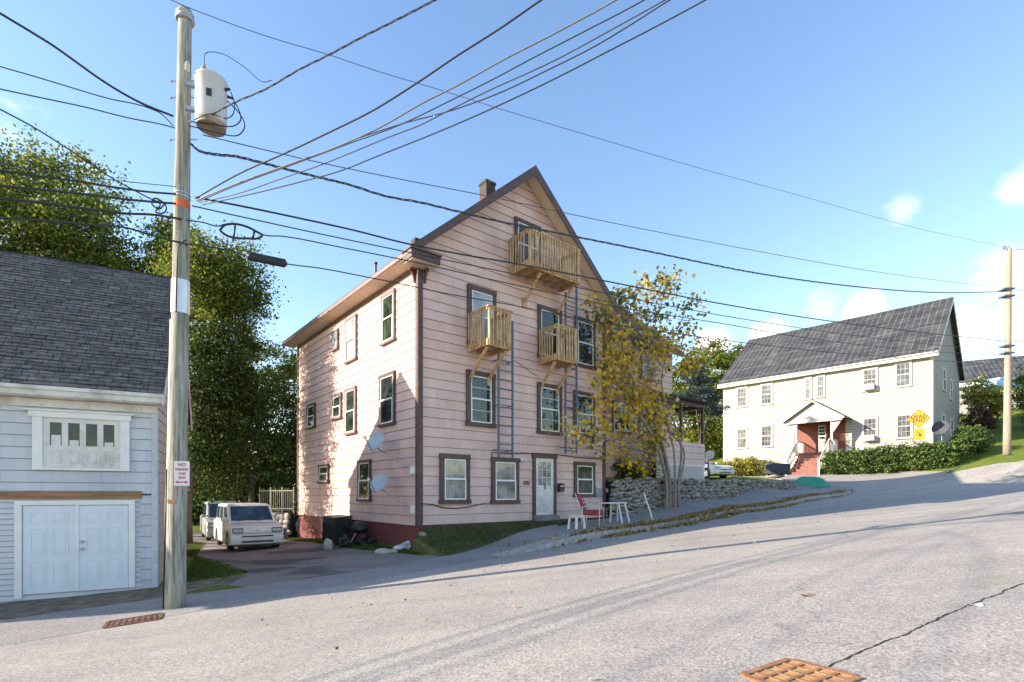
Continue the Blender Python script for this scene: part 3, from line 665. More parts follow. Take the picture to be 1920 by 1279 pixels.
m=MB(); m.lathe([(.05,0),(.05,.6),(.08,.62),(.08,.68),(0.01,.7)],10,(1.3,5.8,zr(1.3)-.1)); m.build('vent_pipe',M['black'],house,zb=ZP)
# windows front: pixel rows of the photograph turned into positions on the real wall plane
def fwin(px0,yt,px1,yb,**k):
    a0,z1=onplane(C0,UV,px0,yt); a1,_=onplane(C0,UV,px1,yt); _,z0=onplane(C0,UV,px0,yb)
    t=k.get('trim',.115); return window(house,(0,-.02),0,a0,a1,z0+t*.8,z1-t,ZP,**k)
fwin(823,850,879,945,trim=.16,gm='glass_c'); fwin(920,857,971,944.5,trim=.15,gm='glass_c'); fwin(1075,865.5,1113.5,932,trim=.14,gm='glass_g')
fwin(873,693,926.5,798,trim=.16,gm='glass_g',muntins=(1,2)); fwin(1006,717,1051,813,trim=.14,gm='glass_g',muntins=(1,2)); fwin(1074,732,1113.5,817,trim=.14,gm='glass')
fwin(875,532.5,928,646,trim=.16,gm='glass_l'); fwin(1007,571.5,1051,670,trim=.14,gm='glass_g'); fwin(1076,593,1114,686,trim=.14,gm='glass')
fwin(963.5,407,1011,500,trim=.13,gm='glass',double=True)
def lwin(px0,yt,px1,yb,**k):
    """window on the left (south-west) wall: px0 is the far edge, px1 the near edge"""
    a1,z1=onplane(C0,NV,px0,yt); a0,_=onplane(C0,NV,px1,yt); _,z0=onplane(C0,NV,px0,yb); t=k.get('trim',.1)
    return window(house,(-.02,DP),R(-90),DP-a1,DP-a0,z0+t*.8,z1-t,ZP,**k)
lwin(718,557,743,650,gm='glass_g',tm='sunlit_brown'); lwin(650,602,671,684,gm='glass_l',tm='sunlit_brown'); lwin(625.5,624,636.5,661,gm='glass_l',double=False,trim=.08,tm='sunlit_brown')
lwin(714,706,743,802,gm='glass'); lwin(649.6,731,670,817,gm='glass_g',tm='sunlit_brown'); lwin(626,742,642.6,789,gm='glass_g',tm='sunlit_brown'); lwin(578,761,593,806,gm='glass',trim=.09)
lwin(674,864,697.6,940,gm='glass_g'); lwin(600,872,618.5,907,gm='glass',trim=.09)
# door
a0,z1=onplane(C0,UV,997.5,851); a1,_=onplane(C0,UV,1041.5,851); _,zs=onplane(C0,UV,1003,966)
m=MB(); t=.14; m.box(a0,a0+t,-.07,-.0,zs-.25,z1-t); m.box(a1-t,a1,-.07,0,zs-.25,z1-t); m.box(a0-.03,a1+.03,-.09,0,z1-t,z1); m.build('door_frame',M['brown'],house,zb=ZP,bevel=.006,seg=1)
m=MB(); X0=a0+t;X1=a1-t;Z0=zs;Z1=z1-t
zg=Z0+1.08
m.box(X0,X1,-.045,-.01,Z0,zg); m.box(X0,X0+.13,-.045,-.01,zg,Z1); m.box(X1-.13,X1,-.045,-.01,zg,Z1); m.box(X0+.13,X1-.13,-.045,-.01,Z1-.14,Z1)
gw=(X1-X0-.26)
for i in (1,2): m.box(X0+.13+gw*i/3-.012,X0+.13+gw*i/3+.012,-.045,-.02,zg,Z1-.14)
for i in (1,2): z=zg+(Z1-.14-zg)*i/3; m.box(X0+.13,X1-.13,-.043,-.022,z-.012,z+.012)
for (za,zz) in ((Z0+.14,Z0+.42),(Z0+.50,Z0+.92)):
    m.box(X0+.12,X1-.12,-.055,-.045,za,za+.03); m.box(X0+.12,X1-.12,-.055,-.045,zz-.03,zz); m.box(X0+.12,X0+.15,-.055,-.045,za+.03,zz-.03); m.box(X1-.15,X1-.12,-.055,-.045,za+.03,zz-.03)
door=m.build('door',M['oldwhite'],house,zb=ZP,bevel=.003,seg=1)
m=MB(); m.box(X0+.12,X1-.12,-.024,-.02,zg-.01,Z1-.13); m.build('pane',M['glass_c'],door,zb=ZP)
m=MB(); m.lathe([(.025,0),(.03,.02),(.01,.04)],10); m.v=[(X0+.07+x,-.045-z,Z0+1.0+y) for x,y,z in m.v]; m.build('handle',M['chrome'],door,zb=ZP)
m=MB(); 
for i in range(14): an=i/14*6.283; m.ico(((X0+X1)/2+.0+math.cos(an)*.03,-.065,Z0+1.02+.07*math.sin(an)),(.012,.012,.03),i)
m.build('door_ornament',M['iron'],door,zb=ZP)
m=MB(); m.box(a0+.02,a1-.02,-.28,-.03,zs-.32,zs-.03); m.box(a0+.02,a1-.02,-.14,-.03,zs-.03,zs); m.build('doorstep',M['concrete'],house,zb=ZP,bevel=.015)
an,zn=onplane(C0,UV,986,906)
text_mesh('102',.22,'house_number',M['brown_red'],house,(an,-.035,zn-ZP),(R(90),0,0),.006)
# cable along the wall and over the door
def wallcable(pts,r,name,parent=house):
    q=[onplane(C0,UV,*p) for p in pts]; m=MB(); m.tube([(a,-.045,z-.0) for a,z in q],r,6); return m.build(name,M['rubber'],parent,zb=ZP,smooth=True)
wallcable([(787,944),(810,946),(830,952),(855,953.5),(880,950),(900,945),(920,942),(921,848.5),(950,849.5),(962,851),(998,850),(1040,852),(1080,858),(1133,861)],.016,'wall_cable')
m=MB(); q=[onplane(C0,UV,*p) for p in ((1100,856),(1133,861))]; m.box(0,0.01,0,.01,0,.01); 
# balconies
def balcony(a0,a1,zd,zr_,dep,braces,rows=True):
    w=M['wood']
    m=MB(); m.box(a0,a1,-dep,-.03,zd-.03,zd)
    m.box(a0,a1,-dep-.04,-dep,zd-.21,zd+.01); m.box(a0-.04,a0,-dep-.04,-.03,zd-.21,zd+.01); m.box(a1,a1+.04,-dep-.04,-.03,zd-.21,zd+.01)
    k=a0+.4
    while k<a1-.1: m.box(k-.02,k+.02,-dep,-.03,zd-.19,zd-.03); k+=.4
    b=m.build('balcony',w,house,zb=ZP,bevel=.004,seg=1)
    r=MB(); H0=.085
    for x in (a0+.045,a1-.045): r.box(x-H0/2,x+H0/2,-dep-.04-.045,-dep+.0-.045+.045,zd-.2,zr_-.03); r.box(x-H0/2,x+H0/2,-.13,-.04,zd,zr_-.03)
    r.box(a0-.06,a1+.06,-dep-.11,-dep+.03,zr_-.035,zr_); r.box(a0-.06,a0+.08,-dep+.03,-.04,zr_-.035,zr_-.001); r.box(a1-.08,a1+.06,-dep+.03,-.04,zr_-.035,zr_-.001)
    r.box(a0,a1,-dep-.075,-dep-.04,zr_-.125,zr_-.04); r.box(a0-.037,a0-.002,-dep-.02,-.04,zr_-.125,zr_-.04); r.box(a1+.002,a1+.037,-dep-.02,-.04,zr_-.125,zr_-.04)
    r.build('handrail',w,b,zb=ZP,bevel=.004,seg=1)
    s=MB(); n=max(5,int((a1-a0)/.125))
    for i in range(1,n): x=a0+(a1-a0)*i/n; s.box(x-.019,x+.019,-dep-.115,-dep-.077,zd-.17,zr_-.036)
    n2=max(5,int(dep/.125))
    for i in range(1,n2): y=-dep+dep*i/n2; s.box(a0-.078,a0-.04,y-.019,y+.019,zd-.17,zr_-.036); s.box(a1+.04,a1+.078,y-.019,y+.019,zd-.17,zr_-.036)
    s.build('balusters',w,b,zb=ZP)
    for x in braces:
        m=MB(); m.bar((x,-dep+.08,zd-.2),(x,-.06,zd-1.0),.085,.085); m.box(x-.07,x+.07,-.075,-.03,zd-1.2,zd-.85); m.build('brace',w,b,zb=ZP,bevel=.004,seg=1)
    return b
def bal_from(pxL,pxc,pxr,yrail,ydeck,brs):
    """pxL: column where the left side meets the wall, pxc: front left corner, pxr: front right corner"""
    aL,_=onplane(C0,UV,pxL,yrail); r=(pxc-960)/F
    x,y=C0[0]+aL*UX,C0[1]+aL*UY; dep=(r*y-x)/(UY+r*UX); Of=(C0[0]+dep*UY,C0[1]-dep*UX)
    aR,_=onplane(Of,UV,pxr,yrail); _,zrl=onplane(Of,UV,pxc,yrail); _,zd=onplane(Of,UV,pxc,ydeck)
    print('balcony',aL,aR,dep,zd,zrl)
    return balcony(aL+.05,aR-.05,zd,zrl,dep-.08,[aL+(aR-aL)*b for b in brs])
bal_from(875,915,960.5,571,633,(.12,.88)); bal_from(1008,1044,1084,607,662,(.12,.88)); bal_from(953,991,1089,427,485,(.28,.93))
# fire ladders
def ladder(pxl,pxr,ytop_l,ytop_r,ybot,off):
    Of=(C0[0]+off*UY,C0[1]-off*UX)
    al,zt=onplane(Of,UV,pxl,ytop_l); ar,zt2=onplane(Of,UV,pxr,ytop_r); _,zb_=onplane(Of,UV,pxl,ybot)
    m=MB(); m.box(al-.027,al+.027,-off-.03,-off+.03,zb_,zt); m.box(ar-.027,ar+.027,-off-.03,-off+.03,zb_,zt2)
    l=m.build('fire_ladder',M['iron'],house,zb=ZP)
    m=MB(); z=zb_+.12
    while z<min(zt,zt2)-.1: m.tube([(al,-off,z),(ar,-off,z)],.02,6); z+=.31
    m.build('rungs',M['iron'],l,zb=ZP)
    z=zb_+.25
    while z<zt-.1:
        m=MB()
        for x in (al,ar): m.bar((x,-off,z),(x,-.02,z),.03,.03)
        m.bar((al-.03,-off+.03,z),(ar+.03,-off+.03,z),.03,.03); z+=1.5
        m.build('standoff',M['iron'],l,zb=ZP)
ladder(935,961,655,602,857,.35); ladder(1060.5,1081,548,524,851,.35)
m=MB(); q=[onplane(C0,UV,*p) for p in ((963,675),(975,684),(990,695),(1006,706))]; m.tube([(a,-.04,z) for a,z in q],.008,5); m.build('wall_cable',M['rubber'],house,zb=ZP)
q=onplane(C0,UV,975,862)
m=MB(); m.lathe([(.03,0),(.05,.06),(.06,.12),(.0,.13)],10); m.v=[(q[0]+x*1,-.1-z*.6,q[1]+y) for x,y,z in m.v]; m.v=m.v+[]; n0=len(m.v)
m.box(q[0]-.3,q[0]+.15,-.06,-.035,q[1]+.02,q[1]+.05); m.ico((q[0]+.14,-.13,q[1]-.02),(.07,.06,.06),3,2,.05); m.ico((q[0]-.02,-.13,q[1]-.02),(.07,.06,.06),4,2,.05)
m.build('flood_lamp',M['oldwhite'],house,zb=ZP,smooth=True)
# wing to the right
WA,WE,WB=WD,14.55,.8; WH=3.4
def wf(z): return (0,WE-WA)
siding('wing_wall',house,(WA,WB),0,(.55,ZA),wf,.302,M['pink'],ZP)
def wr(z):
    top=ZA+SL*WH
    if z<=ZA: return (0,2*WH)
    h=(top-z)/SL; return (WH-h,WH+h)
siding('wing_wall',house,(WE,WB),R(90),(.55,ZA+SL*WH-.03),wr,.302,M['pink'],ZP)
m=MB(); m.box(WA,WE-.02,WB+.15,WB+2*WH-.1,-1.5,.56); m.build('wing_foundation',M['concrete'],house,zb=ZP)
m=MB(); o_=.42; zR=ZA+SL*WH+.22; x0,x1=WA-1.5,WE+.35
ye=WB-o_; yr=WB+WH; zE=zR-SL*(yr-ye); y2=WB+2*WH+o_
m.hexa([(x0,ye,zE-th),(x1,ye,zE-th),(x1,yr,zR-th),(x0,yr,zR-th)],[(x0,ye,zE),(x1,ye,zE),(x1,yr,zR),(x0,yr,zR)])
m.hexa([(x0,yr,zR-th),(x1,yr,zR-th),(x1,y2,zE-th),(x0,y2,zE-th)],[(x0,yr,zR),(x1,yr,zR),(x1,y2,zE),(x0,y2,zE)])
m.build('wing_roof',M['roof_dark'],house,zb=ZP)
m=MB(); m.box(WD+.55,x1,ye-.03,ye,zE-.2,zE-.02)
m.prism([(ye-.02,zE+.02),(yr,zR+.03),(yr,zR-.22),(ye-.02,zE-.22)],lambda y,z:(x1,y,z),lambda y,z:(x1+.035,y,z))
m.prism([(yr,zR+.03),(y2,zE+.02),(y2,zE-.22),(yr,zR-.22)],lambda y,z:(x1,y,z),lambda y,z:(x1+.035,y,z))
m.build('barge_board',M['brown'],house,zb=ZP,fixn=True)
Wo=(C0[0]+WB*NV[0],C0[1]+WB*NV[1])
def wwin(px0,yt,px1,yb,**k):
    a0,z1=onplane(Wo,UV,px0,yt); a1,_=onplane(Wo,UV,px1,yt); _,z0=onplane(Wo,UV,px0,yb); t=k.get('trim',.12)
    return window(house,(0,WB-.02),0,a0,a1,z0+t,z1-t,ZP,**k)
wwin(1146,748,1181,812,gm='glass_g',tm='sunlit_brown'); wwin(1196,752,1222,812,gm='glass',tm='sunlit_brown'); wwin(1200,655,1226,712,gm='glass',tm='sunlit_brown')
# side porch at the end of the wing
pa0,pa1=ST(0,0)[0],0
PB=.2; pL=20.3-7.92; pR=24.4-7.92; Po=(C0[0]+PB*NV[0],C0[1]+PB*NV[1])
_,zt=onplane(Po,UV,1311,832); _,zl=onplane(Po,UV,1311,873); _,zg=onplane(Po,UV,1311,901); _,zc=onplane(Po,UV,1311,764)
siding('porch_half_wall',house,(pL,PB),0,(zl,zt),lambda z:(0,pR-pL),.302,M['pink'],ZP)
siding('porch_half_wall',house,(pR,PB),R(90),(zl,zt),lambda z:(0,2.6),.302,M['pink'],ZP)
for x,y in ((pL+.06,PB),(pL+2.1,PB),(pR-.08,PB),(pR-.08,PB+2.4)): m=MB(); m.box(x-.06,x+.06,y,y+.12,zt,zc); m.build('porch_post',M['brown'],house,zb=ZP)
m=MB(); m.box(pL-.1,pR+.05,PB-.05,PB+.1,zc,zc+.2); m.box(pR-.1,pR+.05,PB+.1,PB+2.6,zc,zc+.2); m.build('porch_beam',M['brown'],house,zb=ZP)
m=MB(); m.hexa([(pL-.3,PB-.35,zc+.18),(pR+.35,PB-.35,zc+.18),(pR+.35,PB+2.9,zc+.6),(pL-.3,PB+2.9,zc+.6)],[(pL-.3,PB-.35,zc+.27),(pR+.35,PB-.35,zc+.27),(pR+.35,PB+2.9,zc+.72),(pL-.3,PB+2.9,zc+.72)]); m.build('porch_roof',M['roof_dark'],house,zb=ZP)
m=MB(); m.box(pL,pR,PB+.06,PB+2.6,zl-.1,zl-.02); m.build('porch_floor',M['wood'],house,zb=ZP)
m=MB(); zz0,zz1=zg-.05,zl-.04
LT=.19; n=int((pR-pL)/LT)
for i in range(-int((zz1-zz0)/LT),n+1):
    for dr in (1,-1):
        x0=pL+i*LT; xa,xb=(x0,x0+(zz1-zz0)); za,zb_=(zz0,zz1) if dr>0 else (zz1,zz0)
        # clip to the panel
        lo=max(xa,pL); hi=min(xb,pR)
        if hi-lo<.03: continue
        f0=(lo-xa)/(xb-xa); f1=(hi-xa)/(xb-xa)
        m.bar((lo,PB-.02 if dr>0 else PB-.008,za+(zb_-za)*f0),(hi,PB-.02 if dr>0 else PB-.008,za+(zb_-za)*f1),.010,.045,up=(0,0,1))
m.box(pL,pR,PB-.04,PB+.01,zz1,zz1+.05)
m.build('lattice_skirt',M['white'],house,zb=ZP)
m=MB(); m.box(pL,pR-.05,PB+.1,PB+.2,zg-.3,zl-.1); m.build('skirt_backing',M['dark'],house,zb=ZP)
# ---------------------------------------------------------------- garage building at the left
GV=(.887,.461); GN=(-.461,.887); GA=math.atan2(GV[1],GV[0])
GO=(-8.25,12.15); ZG=-2.35
gar=empty('garage_building',(GO[0],GO[1],ZG),GA,'grey blue shingled garage building with double doors and dark shingle roof','garage')
GL=9.0; GD=7.6; ZE=2.20; GS=.986; GH=GD/2
siding('front_wall',gar,(-GL,0),0,(-.02,ZE),lambda z:(0,GL),.25,M['garage_siding'],ZG,lap=.016)
zb0=-2.5
# lower part: vinyl clapboard around the doors, shingles at the corner
c0,_=onplane(GO,GV,266,920)
siding('lower_wall',gar,(-GL,0),0,(zb0,-.10),lambda z:(0,GL+c0-.02),.115,M['vinyl'],ZG,lap=.014)
siding('lower_wall',gar,(0,0),0,(zb0,-.02),lambda z:(c0-.03,-.06),.25,M['garage_siding'],ZG,lap=.016)
def gf(z):
    if z<=ZE: return (0,GD)
    h=(ZE+GS*GH-z)/GS; return (GH-h,GH+h)
siding('side_wall',gar,(0,0),R(90),(zb0,ZE+GS*GH-.05),gf,.25,M['garage_side'],ZG,lap=.016)
siding('far_side_wall',gar,(-GL,GD),R(-90),(zb0,ZE+GS*GH-.05),gf,.25,M['garage_siding'],ZG,lap=.016)
siding('rear_wall',gar,(0,GD),R(180),(zb0,ZE),lambda z:(0,GL),.25,M['garage_siding'],ZG,lap=.016)
m=MB(); m.box(-.09,.03,-.035,-.001,zb0,ZE); m.build('corner_board',M['garage_siding'],gar,zb=ZG)
# roof
oh=.36; ex=.16; oh2=.08; cs=1/math.hypot(1,GS)
zE=ZE+.42-GS*oh+.0
p0=(-GL-ex,-oh,zE); Dsl=(GH+oh)/cs
shingled('roof',gar,p0,(1,0,0),(0,cs,GS*cs),GL+2*ex,Dsl,M['roof_grey'],.135,zb=ZG,seed=5)
shingled('rear_roof',gar,(-GL-ex,GD+oh2,zE+GS*(oh-oh2)),(1,0,0),(0,-cs,GS*cs),GL+2*ex,(GH+oh2)/cs,M['roof_dark'],.4,tw=(3,4),zb=ZG,seed=6)
m=MB(); m.box(-GL-ex,ex,-oh-.01,-oh+.03,zE-.22,zE-.03); m.box(-GL-ex-.02,ex+.02,-oh-.05,-oh-.01,zE-.10,zE-.02); m.build('fascia',M['oldwhite'],gar,zb=ZG,bevel=.006,seg=1)
m=MB(); m.box(-GL-ex,ex,-oh+.03,-.02,zE-.24,zE-.20); m.build('soffit',M['oldwhite'],gar,zb=ZG)
m=MB(); m.box(-GL,.03,-.055,-.018,zE-.42,zE-.25); m.build('frieze_board',M['oldwhite'],gar,zb=ZG)
m=MB()
for s_ in (1,-1):
    ya=GH-s_*(GH+(oh if s_>0 else oh2)); z_e=zE+(0 if s_>0 else GS*(oh-oh2))
    m.prism([(ya,z_e-.02),(GH,ZE+.42+GS*GH),(GH,ZE+.20+GS*GH),(ya,z_e-.22)],lambda y,z:(ex-.01,y,z-.03),lambda y,z:(ex+.03,y,z-.03))
m.build('barge_board',M['oldwhite'],gar,zb=ZG,fixn=True)
# upper hatch window: casing, four square panes over four sunk panels
def g(px,py): return onplane(GO,GV,px,py)
xa,zt=g(62,770); xb,_=g(244,775); _,zb1=g(62,881)
m=MB(); t=.17
m.box(xa-.06,xb+.03,-.085,-.018,zt-.13,zt); m.box(xa-.14,xb+.09,-.12,-.018,zt,zt+.04); m.box(xa,xa+t,-.07,-.018,zb1+.03,zt-.13); m.box(xb-t,xb,-.07,-.018,zb1+.03,zt-.13); m.box(xa,xb,-.075,-.018,zb1,zb1+.05)
hw=m.build('window',M['white'],gar,zb=ZG,bevel=.005,seg=1)
m=MB(); A,B=xa+t,xb-t; Z0,Z1=zb1+.05,zt-.13; m.box(A,B,-.035,-.018,Z0,Z0+.78); m.box(A,B,-.035,-.018,Z1-.12,Z1); n=4; cw=(B-A-.12)/4
zs0=Z0+(Z1-Z0)*.45
m.v=[];m.f=[];m.m=[]
m.box(A,B,-.035,-.018,Z0,zs0); m.box(A,B,-.035,-.018,Z1-.10,Z1)
for i in range(5): x=A+.06+cw*i; m.box(x-.055 if i else A,x+.055 if i<4 else B,-.035,-.018,zs0,Z1-.10)
for i in range(4):
    x0=A+.06+cw*i+.07; x1=x0+cw-.14; z0,z1=Z0+.10,zs0-.10
    for q in ((x0,x1,z0,z0+.02),(x0,x1,z1-.02,z1)): m.box(q[0],q[1],-.046,-.035,q[2],q[3])
    for q in ((x0,x0+.02),(x1-.02,x1)): m.box(q[0],q[1],-.046,-.035,z0+.02,z1-.02)
m.build('sash',M['oldwhite'],hw,zb=ZG,bevel=.003,seg=1)
m=MB(); m.box(A+.02,B-.02,-.0215,-.0185,zs0-.01,Z1-.09); m.build('pane',M['glass'],hw,zb=ZG)
for i,(hh) in enumerate((.45,.25,.0,.2)):
    x0=A+.06+cw*i+.075
    if hh: m=MB(); m.box(x0,x0+cw-.15,-.0235,-.0217,zs0,zs0+(Z1-.10-zs0)*hh); m.build('blind',M['oldwhite'],hw,zb=ZG)
# plank lintel and double doors
xl,zl=g(0,922); xr,zr2=g(266,920); _,zl2=g(266,935)
m=MB(); m.box(xl-2,xr,-.06,-.02,zl2,zl2+.17); m.build('lintel_plank',M['plank'],gar,zb=ZG,bevel=.004,seg=1)
m=MB(); m.box(-GL,0,-.022,-.002,-.045,-.022); m.build('drip_edge',M['dark'],gar,zb=ZG)
da,dz=g(29,939); db,_=g(254,939); _,dzb=g(40,1115)
m=MB(); m.box(da,da+.12,-.075,-.015,dzb-.08,dz-.1); m.box(db-.12,db,-.075,-.015,dzb-.0,dz-.1); m.box(da,db,-.08,-.015,dz-.1,dz); fr=m.build('door_frame',M['white'],gar,zb=ZG,bevel=.005,seg=1)
A,B=da+.12,db-.12; mid=(A+B)/2
for k,(x0,x1) in enumerate(((A+.01,mid-.03),(mid+.03,B-.01))):
    m=MB(); m.box(x0,x1,-.05,-.016,dzb,dz-.11); ww=x1-x0; hh=dz-.11-dzb
    for (u0,u1) in ((.14,.44),(.56,.86)):
        for (v0,v1) in ((.08,.36),(.43,.74),(.80,.93)):
            X0,X1,Z0,Z1=x0+ww*u0,x0+ww*u1,dzb+hh*v0,dzb+hh*v1
            m.box(X0,X1,-.057,-.05,Z0,Z0+.018); m.box(X0,X1,-.057,-.05,Z1-.018,Z1); m.box(X0,X0+.018,-.057,-.05,Z0+.018,Z1-.018); m.box(X1-.018,X1,-.057,-.05,Z0+.018,Z1-.018)
            m.box(X0+.05,X1-.05,-.056,-.05,Z0+.05,Z1-.05)
    dd=m.build('door',M['door_panel'],gar,zb=ZG,bevel=.002,seg=1)
    if k: 
        for dzz in (.0,.16): m=MB(); m.lathe([(.03,0),(.032,.02),(.018,.03),(.03,.06),(.0,.07)],12); m.v=[(x0+.06+x,-.05-z,dzb+.92+dzz+y) for x,y,z in m.v]; m.build('handle',M['chrome'],dd,zb=ZG,smooth=True)
m=MB(); m.box(mid-.03,mid+.03,-.065,-.02,dzb,dz-.1); m.build('astragal',M['white'],gar,zb=ZG)
# ---------------------------------------------------------------- white house on the right
WO=(18.88,46.7); WV=(.683,-.73); WN=(.73,.683); WAz=math.atan2(WV[1],WV[0]); ZW=1.2
wh=empty('white_house',(WO[0],WO[1],ZW),WAz,'cream white two storey clapboard house with slate grey roof and red entrance','house')
L=14.67; D=12.4; ZEv=9.75; WHh=D/2; WS=.80
siding('front_wall',wh,(0,0),0,(1.0,ZEv),lambda z:(0,L),.2,M['clap_white'],ZW,lap=.028,gap=.028)
def wg(z):
    if z<=ZEv: return (0,D)
    h=(ZEv+WS*WHh-z)/WS; return (WHh-h,WHh+h)
siding('side_wall',wh,(L,0),R(90),(1.0,ZEv+WS*WHh-.05),wg,.16,M['clap_white'],ZW,lap=.028,gap=.028)
siding('side_wall',wh,(0,D),R(-90),(1.0,ZEv+WS*WHh-.05),wg,.16,M['clap_white'],ZW,lap=.028,gap=.028)
siding('rear_wall',wh,(L,D),R(180),(1.0,ZEv),lambda z:(0,L),.2,M['clap_white'],ZW,lap=.028,gap=.028)
m=MB(); m.box(-.03,.14,-.04,-.001,1,ZEv); m.box(L-.14,L+.03,-.04,-.001,1,ZEv); m.box(L+.001,L+.04,-.001,.14,1,ZEv); m.build('corner_board',M['housetrim'],wh,zb=ZW)
oh=.4; ex=.35; zE=ZEv+.25-WS*oh; cs=1/math.hypot(1,WS)
shingled('roof',wh,(-ex,-oh,zE),(1,0,0),(0,cs,WS*cs),L+2*ex,(WHh+oh)/cs,M['roof_white_house'],.26,tw=(.3,.95),th=(.008,.03),zb=ZW,seed=9)
shingled('rear_roof',wh,(-ex,D+oh,zE),(1,0,0),(0,-cs,WS*cs),L+2*ex,(WHh+oh)/cs,M['roof_white_house'],.6,tw=(2,3),zb=ZW,seed=10)
m=MB(); m.box(-ex,L+ex,-oh-.01,-oh+.04,zE-.34,zE-.04); m.box(-ex,L+ex,-oh+.04,-.02,zE-.34,zE-.30); m.build('fascia',M['housetrim'],wh,zb=ZW)
m=MB(); m.tube([(-ex,-oh-.06,zE-.08),(L+ex,-oh-.06,zE-.08)],.06,8); m.build('gutter',M['housetrim'],wh,zb=ZW)
m=MB()
for s_ in (1,-1):
    ya=WHh-s_*(WHh+oh)
    m.prism([(ya,zE-.03),(WHh,zE+WS*(WHh+oh)-.03),(WHh,zE+WS*(WHh+oh)-.35),(ya,zE-.33)],lambda y,z:(L+ex-.01,y,z),lambda y,z:(L+ex+.03,y,z))
    m.prism([(ya,zE-.03),(WHh,zE+WS*(WHh+oh)-.03),(WHh,zE+WS*(WHh+oh)-.35),(ya,zE-.33)],lambda y,z:(-ex-.03,y,z),lambda y,z:(-ex+.01,y,z))
m.build('barge_board',M['housetrim'],wh,zb=ZW,fixn=True)
m=MB(); m.prism([(-oh,zE-.28),(WHh,zE+WS*(WHh+oh)-.28),(WHh,zE+WS*(WHh+oh)-.32),(-oh,zE-.32)],lambda y,z:(L+.02,y,z),lambda y,z:(L+ex-.012,y,z)); m.build('soffit',M['oldwhite'],wh,zb=ZW,fixn=True)
def ww(px0,yt,px1,yb,**k):
    a0,z1=onplane(WO,WV,px0,yt); a1,_=onplane(WO,WV,px1,yt); _,z0=onplane(WO,WV,px0,yb)
    return window(wh,(0,-.015),0,a0-.06,a1+.06,z0-.03,z1-.03,ZW,trim=.1,tm='housetrim',sash='housetrim',gm=k.get('gm','glass_b'),muntins=(3,2),head=1)
for q in ((1382,729,1401,763),(1427.5,723,1448,758),(1510,710,1521,748),(1532,706,1546,744),(1618,694,1645,733),(1679,683,1708,725),(1382,805,1401,840),(1427.5,799,1448,837),(1618,785,1645,827),(1681,779,1710,821)): ww(*q)
def wgable(px0,yt,px1,yb):
    O=(WO[0]+L*WV[0],WO[1]+L*WV[1]); a0,z1=onplane(O,WN,px0,yt); a1,_=onplane(O,WN,px1,yt); _,z0=onplane(O,WN,px0,yb)
    window(wh,(L+.015,0),R(90),a0,a1,z0,z1,ZW,trim=.08,tm='oldwhite',gm='glass')
for q in ((1766,690,1771.5,730),(1780,712,1784,748),(1765,777,1770,812),(1781,786,1785.5,826)): wgable(*q)
# portico
PD=1.7
cx,_=onplane((WO[0]-(PD+.1)*WN[0],WO[1]-(PD+.1)*WN[1]),WV,1524,785)
_,zf=onplane((WO[0]-PD*WN[0],WO[1]-PD*WN[1]),WV,1515,849)
rec=MB(); rec.box(cx-1.9,cx+1.7,-.03,-.024,zf-.1,zf+2.75); rec.build('entrance_panel',M['reddoor'],wh,zb=ZW)
m=MB(); m.box(cx-.15,cx+.38,-.055,-.032,zf,zf+2.2); m.build('door',M['oldwhite'],wh,zb=ZW,bevel=.01)
m=MB(); m.box(cx+.43,cx+.54,-.2,-.05,zf,zf+2.5); m.build('door_edge',M['brown_red'],wh,zb=ZW)
m=MB(); 
for k in range(4): m.box(cx-.08,cx+.31,-.075,-.056,zf+1.15+k*.26,zf+1.30+k*.26)
m.build('door_pane',M['glass'],wh,zb=ZW)
m=MB(); m.box(cx-1.3,cx+1.3,-PD,-.02,zf-.16,zf); m.build('landing',M['redstep'],wh,zb=ZW,bevel=.01)
m=MB(); ns=8; run=.3
_zg=H(WO[0]+cx*WV[0]-(PD+2.2)*WN[0],WO[1]+cx*WV[1]-(PD+2.2)*WN[1]); rise=(zf-_zg)/(ns)
for k in range(1,ns+1): m.box(cx-1.0,cx+1.0,-PD-run*k,-PD-run*(k-1)-.001,zf-rise*(k+1)-.1,zf-rise*k)
m.build('steps',M['redstep'],wh,zb=ZW,bevel=.012,seg=1)
m=MB()
for x in (cx-1.22,cx+1.22): m.box(x-.07,x+.07,-PD+.02,-PD+.16,zf,zf+2.5)
m.build('portico_post',M['housetrim'],wh,zb=ZW)
m=MB()
for x in (cx-1.1,cx+1.1):
    a=(x,-PD,zf+.95); b=(x,-PD-run*ns,zf-rise*ns+.95); m.bar(a,b,.08,.10); m.bar((x,-PD,zf+.2),(x,-PD-run*ns,zf-rise*ns+.2),.05,.08)
    m.box(x-.06,x+.06,b[1]-.06,b[1]+.06,zf-rise*ns-.1,b[2]+.1)
    for k in range(1,16): t=k/16; y=-PD-run*ns*t; m.box(x-.02,x+.02,y-.02,y+.02,zf-rise*ns*t+.2,zf-rise*ns*t+.92)
for (y0,x0) in ((-PD+.1,cx-1.22),(-PD+.1,cx+1.22)):
    m.box(x0-.03,x0+.03,y0,-.06,zf+.9,zf+.98)
    for k in range(1,9): y=y0+(-.06-y0)*k/9; m.box(x0-.02,x0+.02,y-.02,y+.02,zf+.08,zf+.9)
m.build('stair_railing',M['housetrim'],wh,zb=ZW)
m=MB(); pw=2.05; ph=1.35; zt=zf+2.5; yy=-PD-.35
m.prism([(cx-pw,zt),(cx,zt+ph),(cx+pw,zt),(cx+pw,zt-.08),(cx+pw-.2,zt-.1),(cx-pw+.2,zt-.1),(cx-pw,zt-.08)],lambda x,z:(x,yy+.25,z),lambda x,z:(x,yy+.31,z)); m.build('portico_gable',M['clap_white'],wh,zb=ZW,fixn=True)
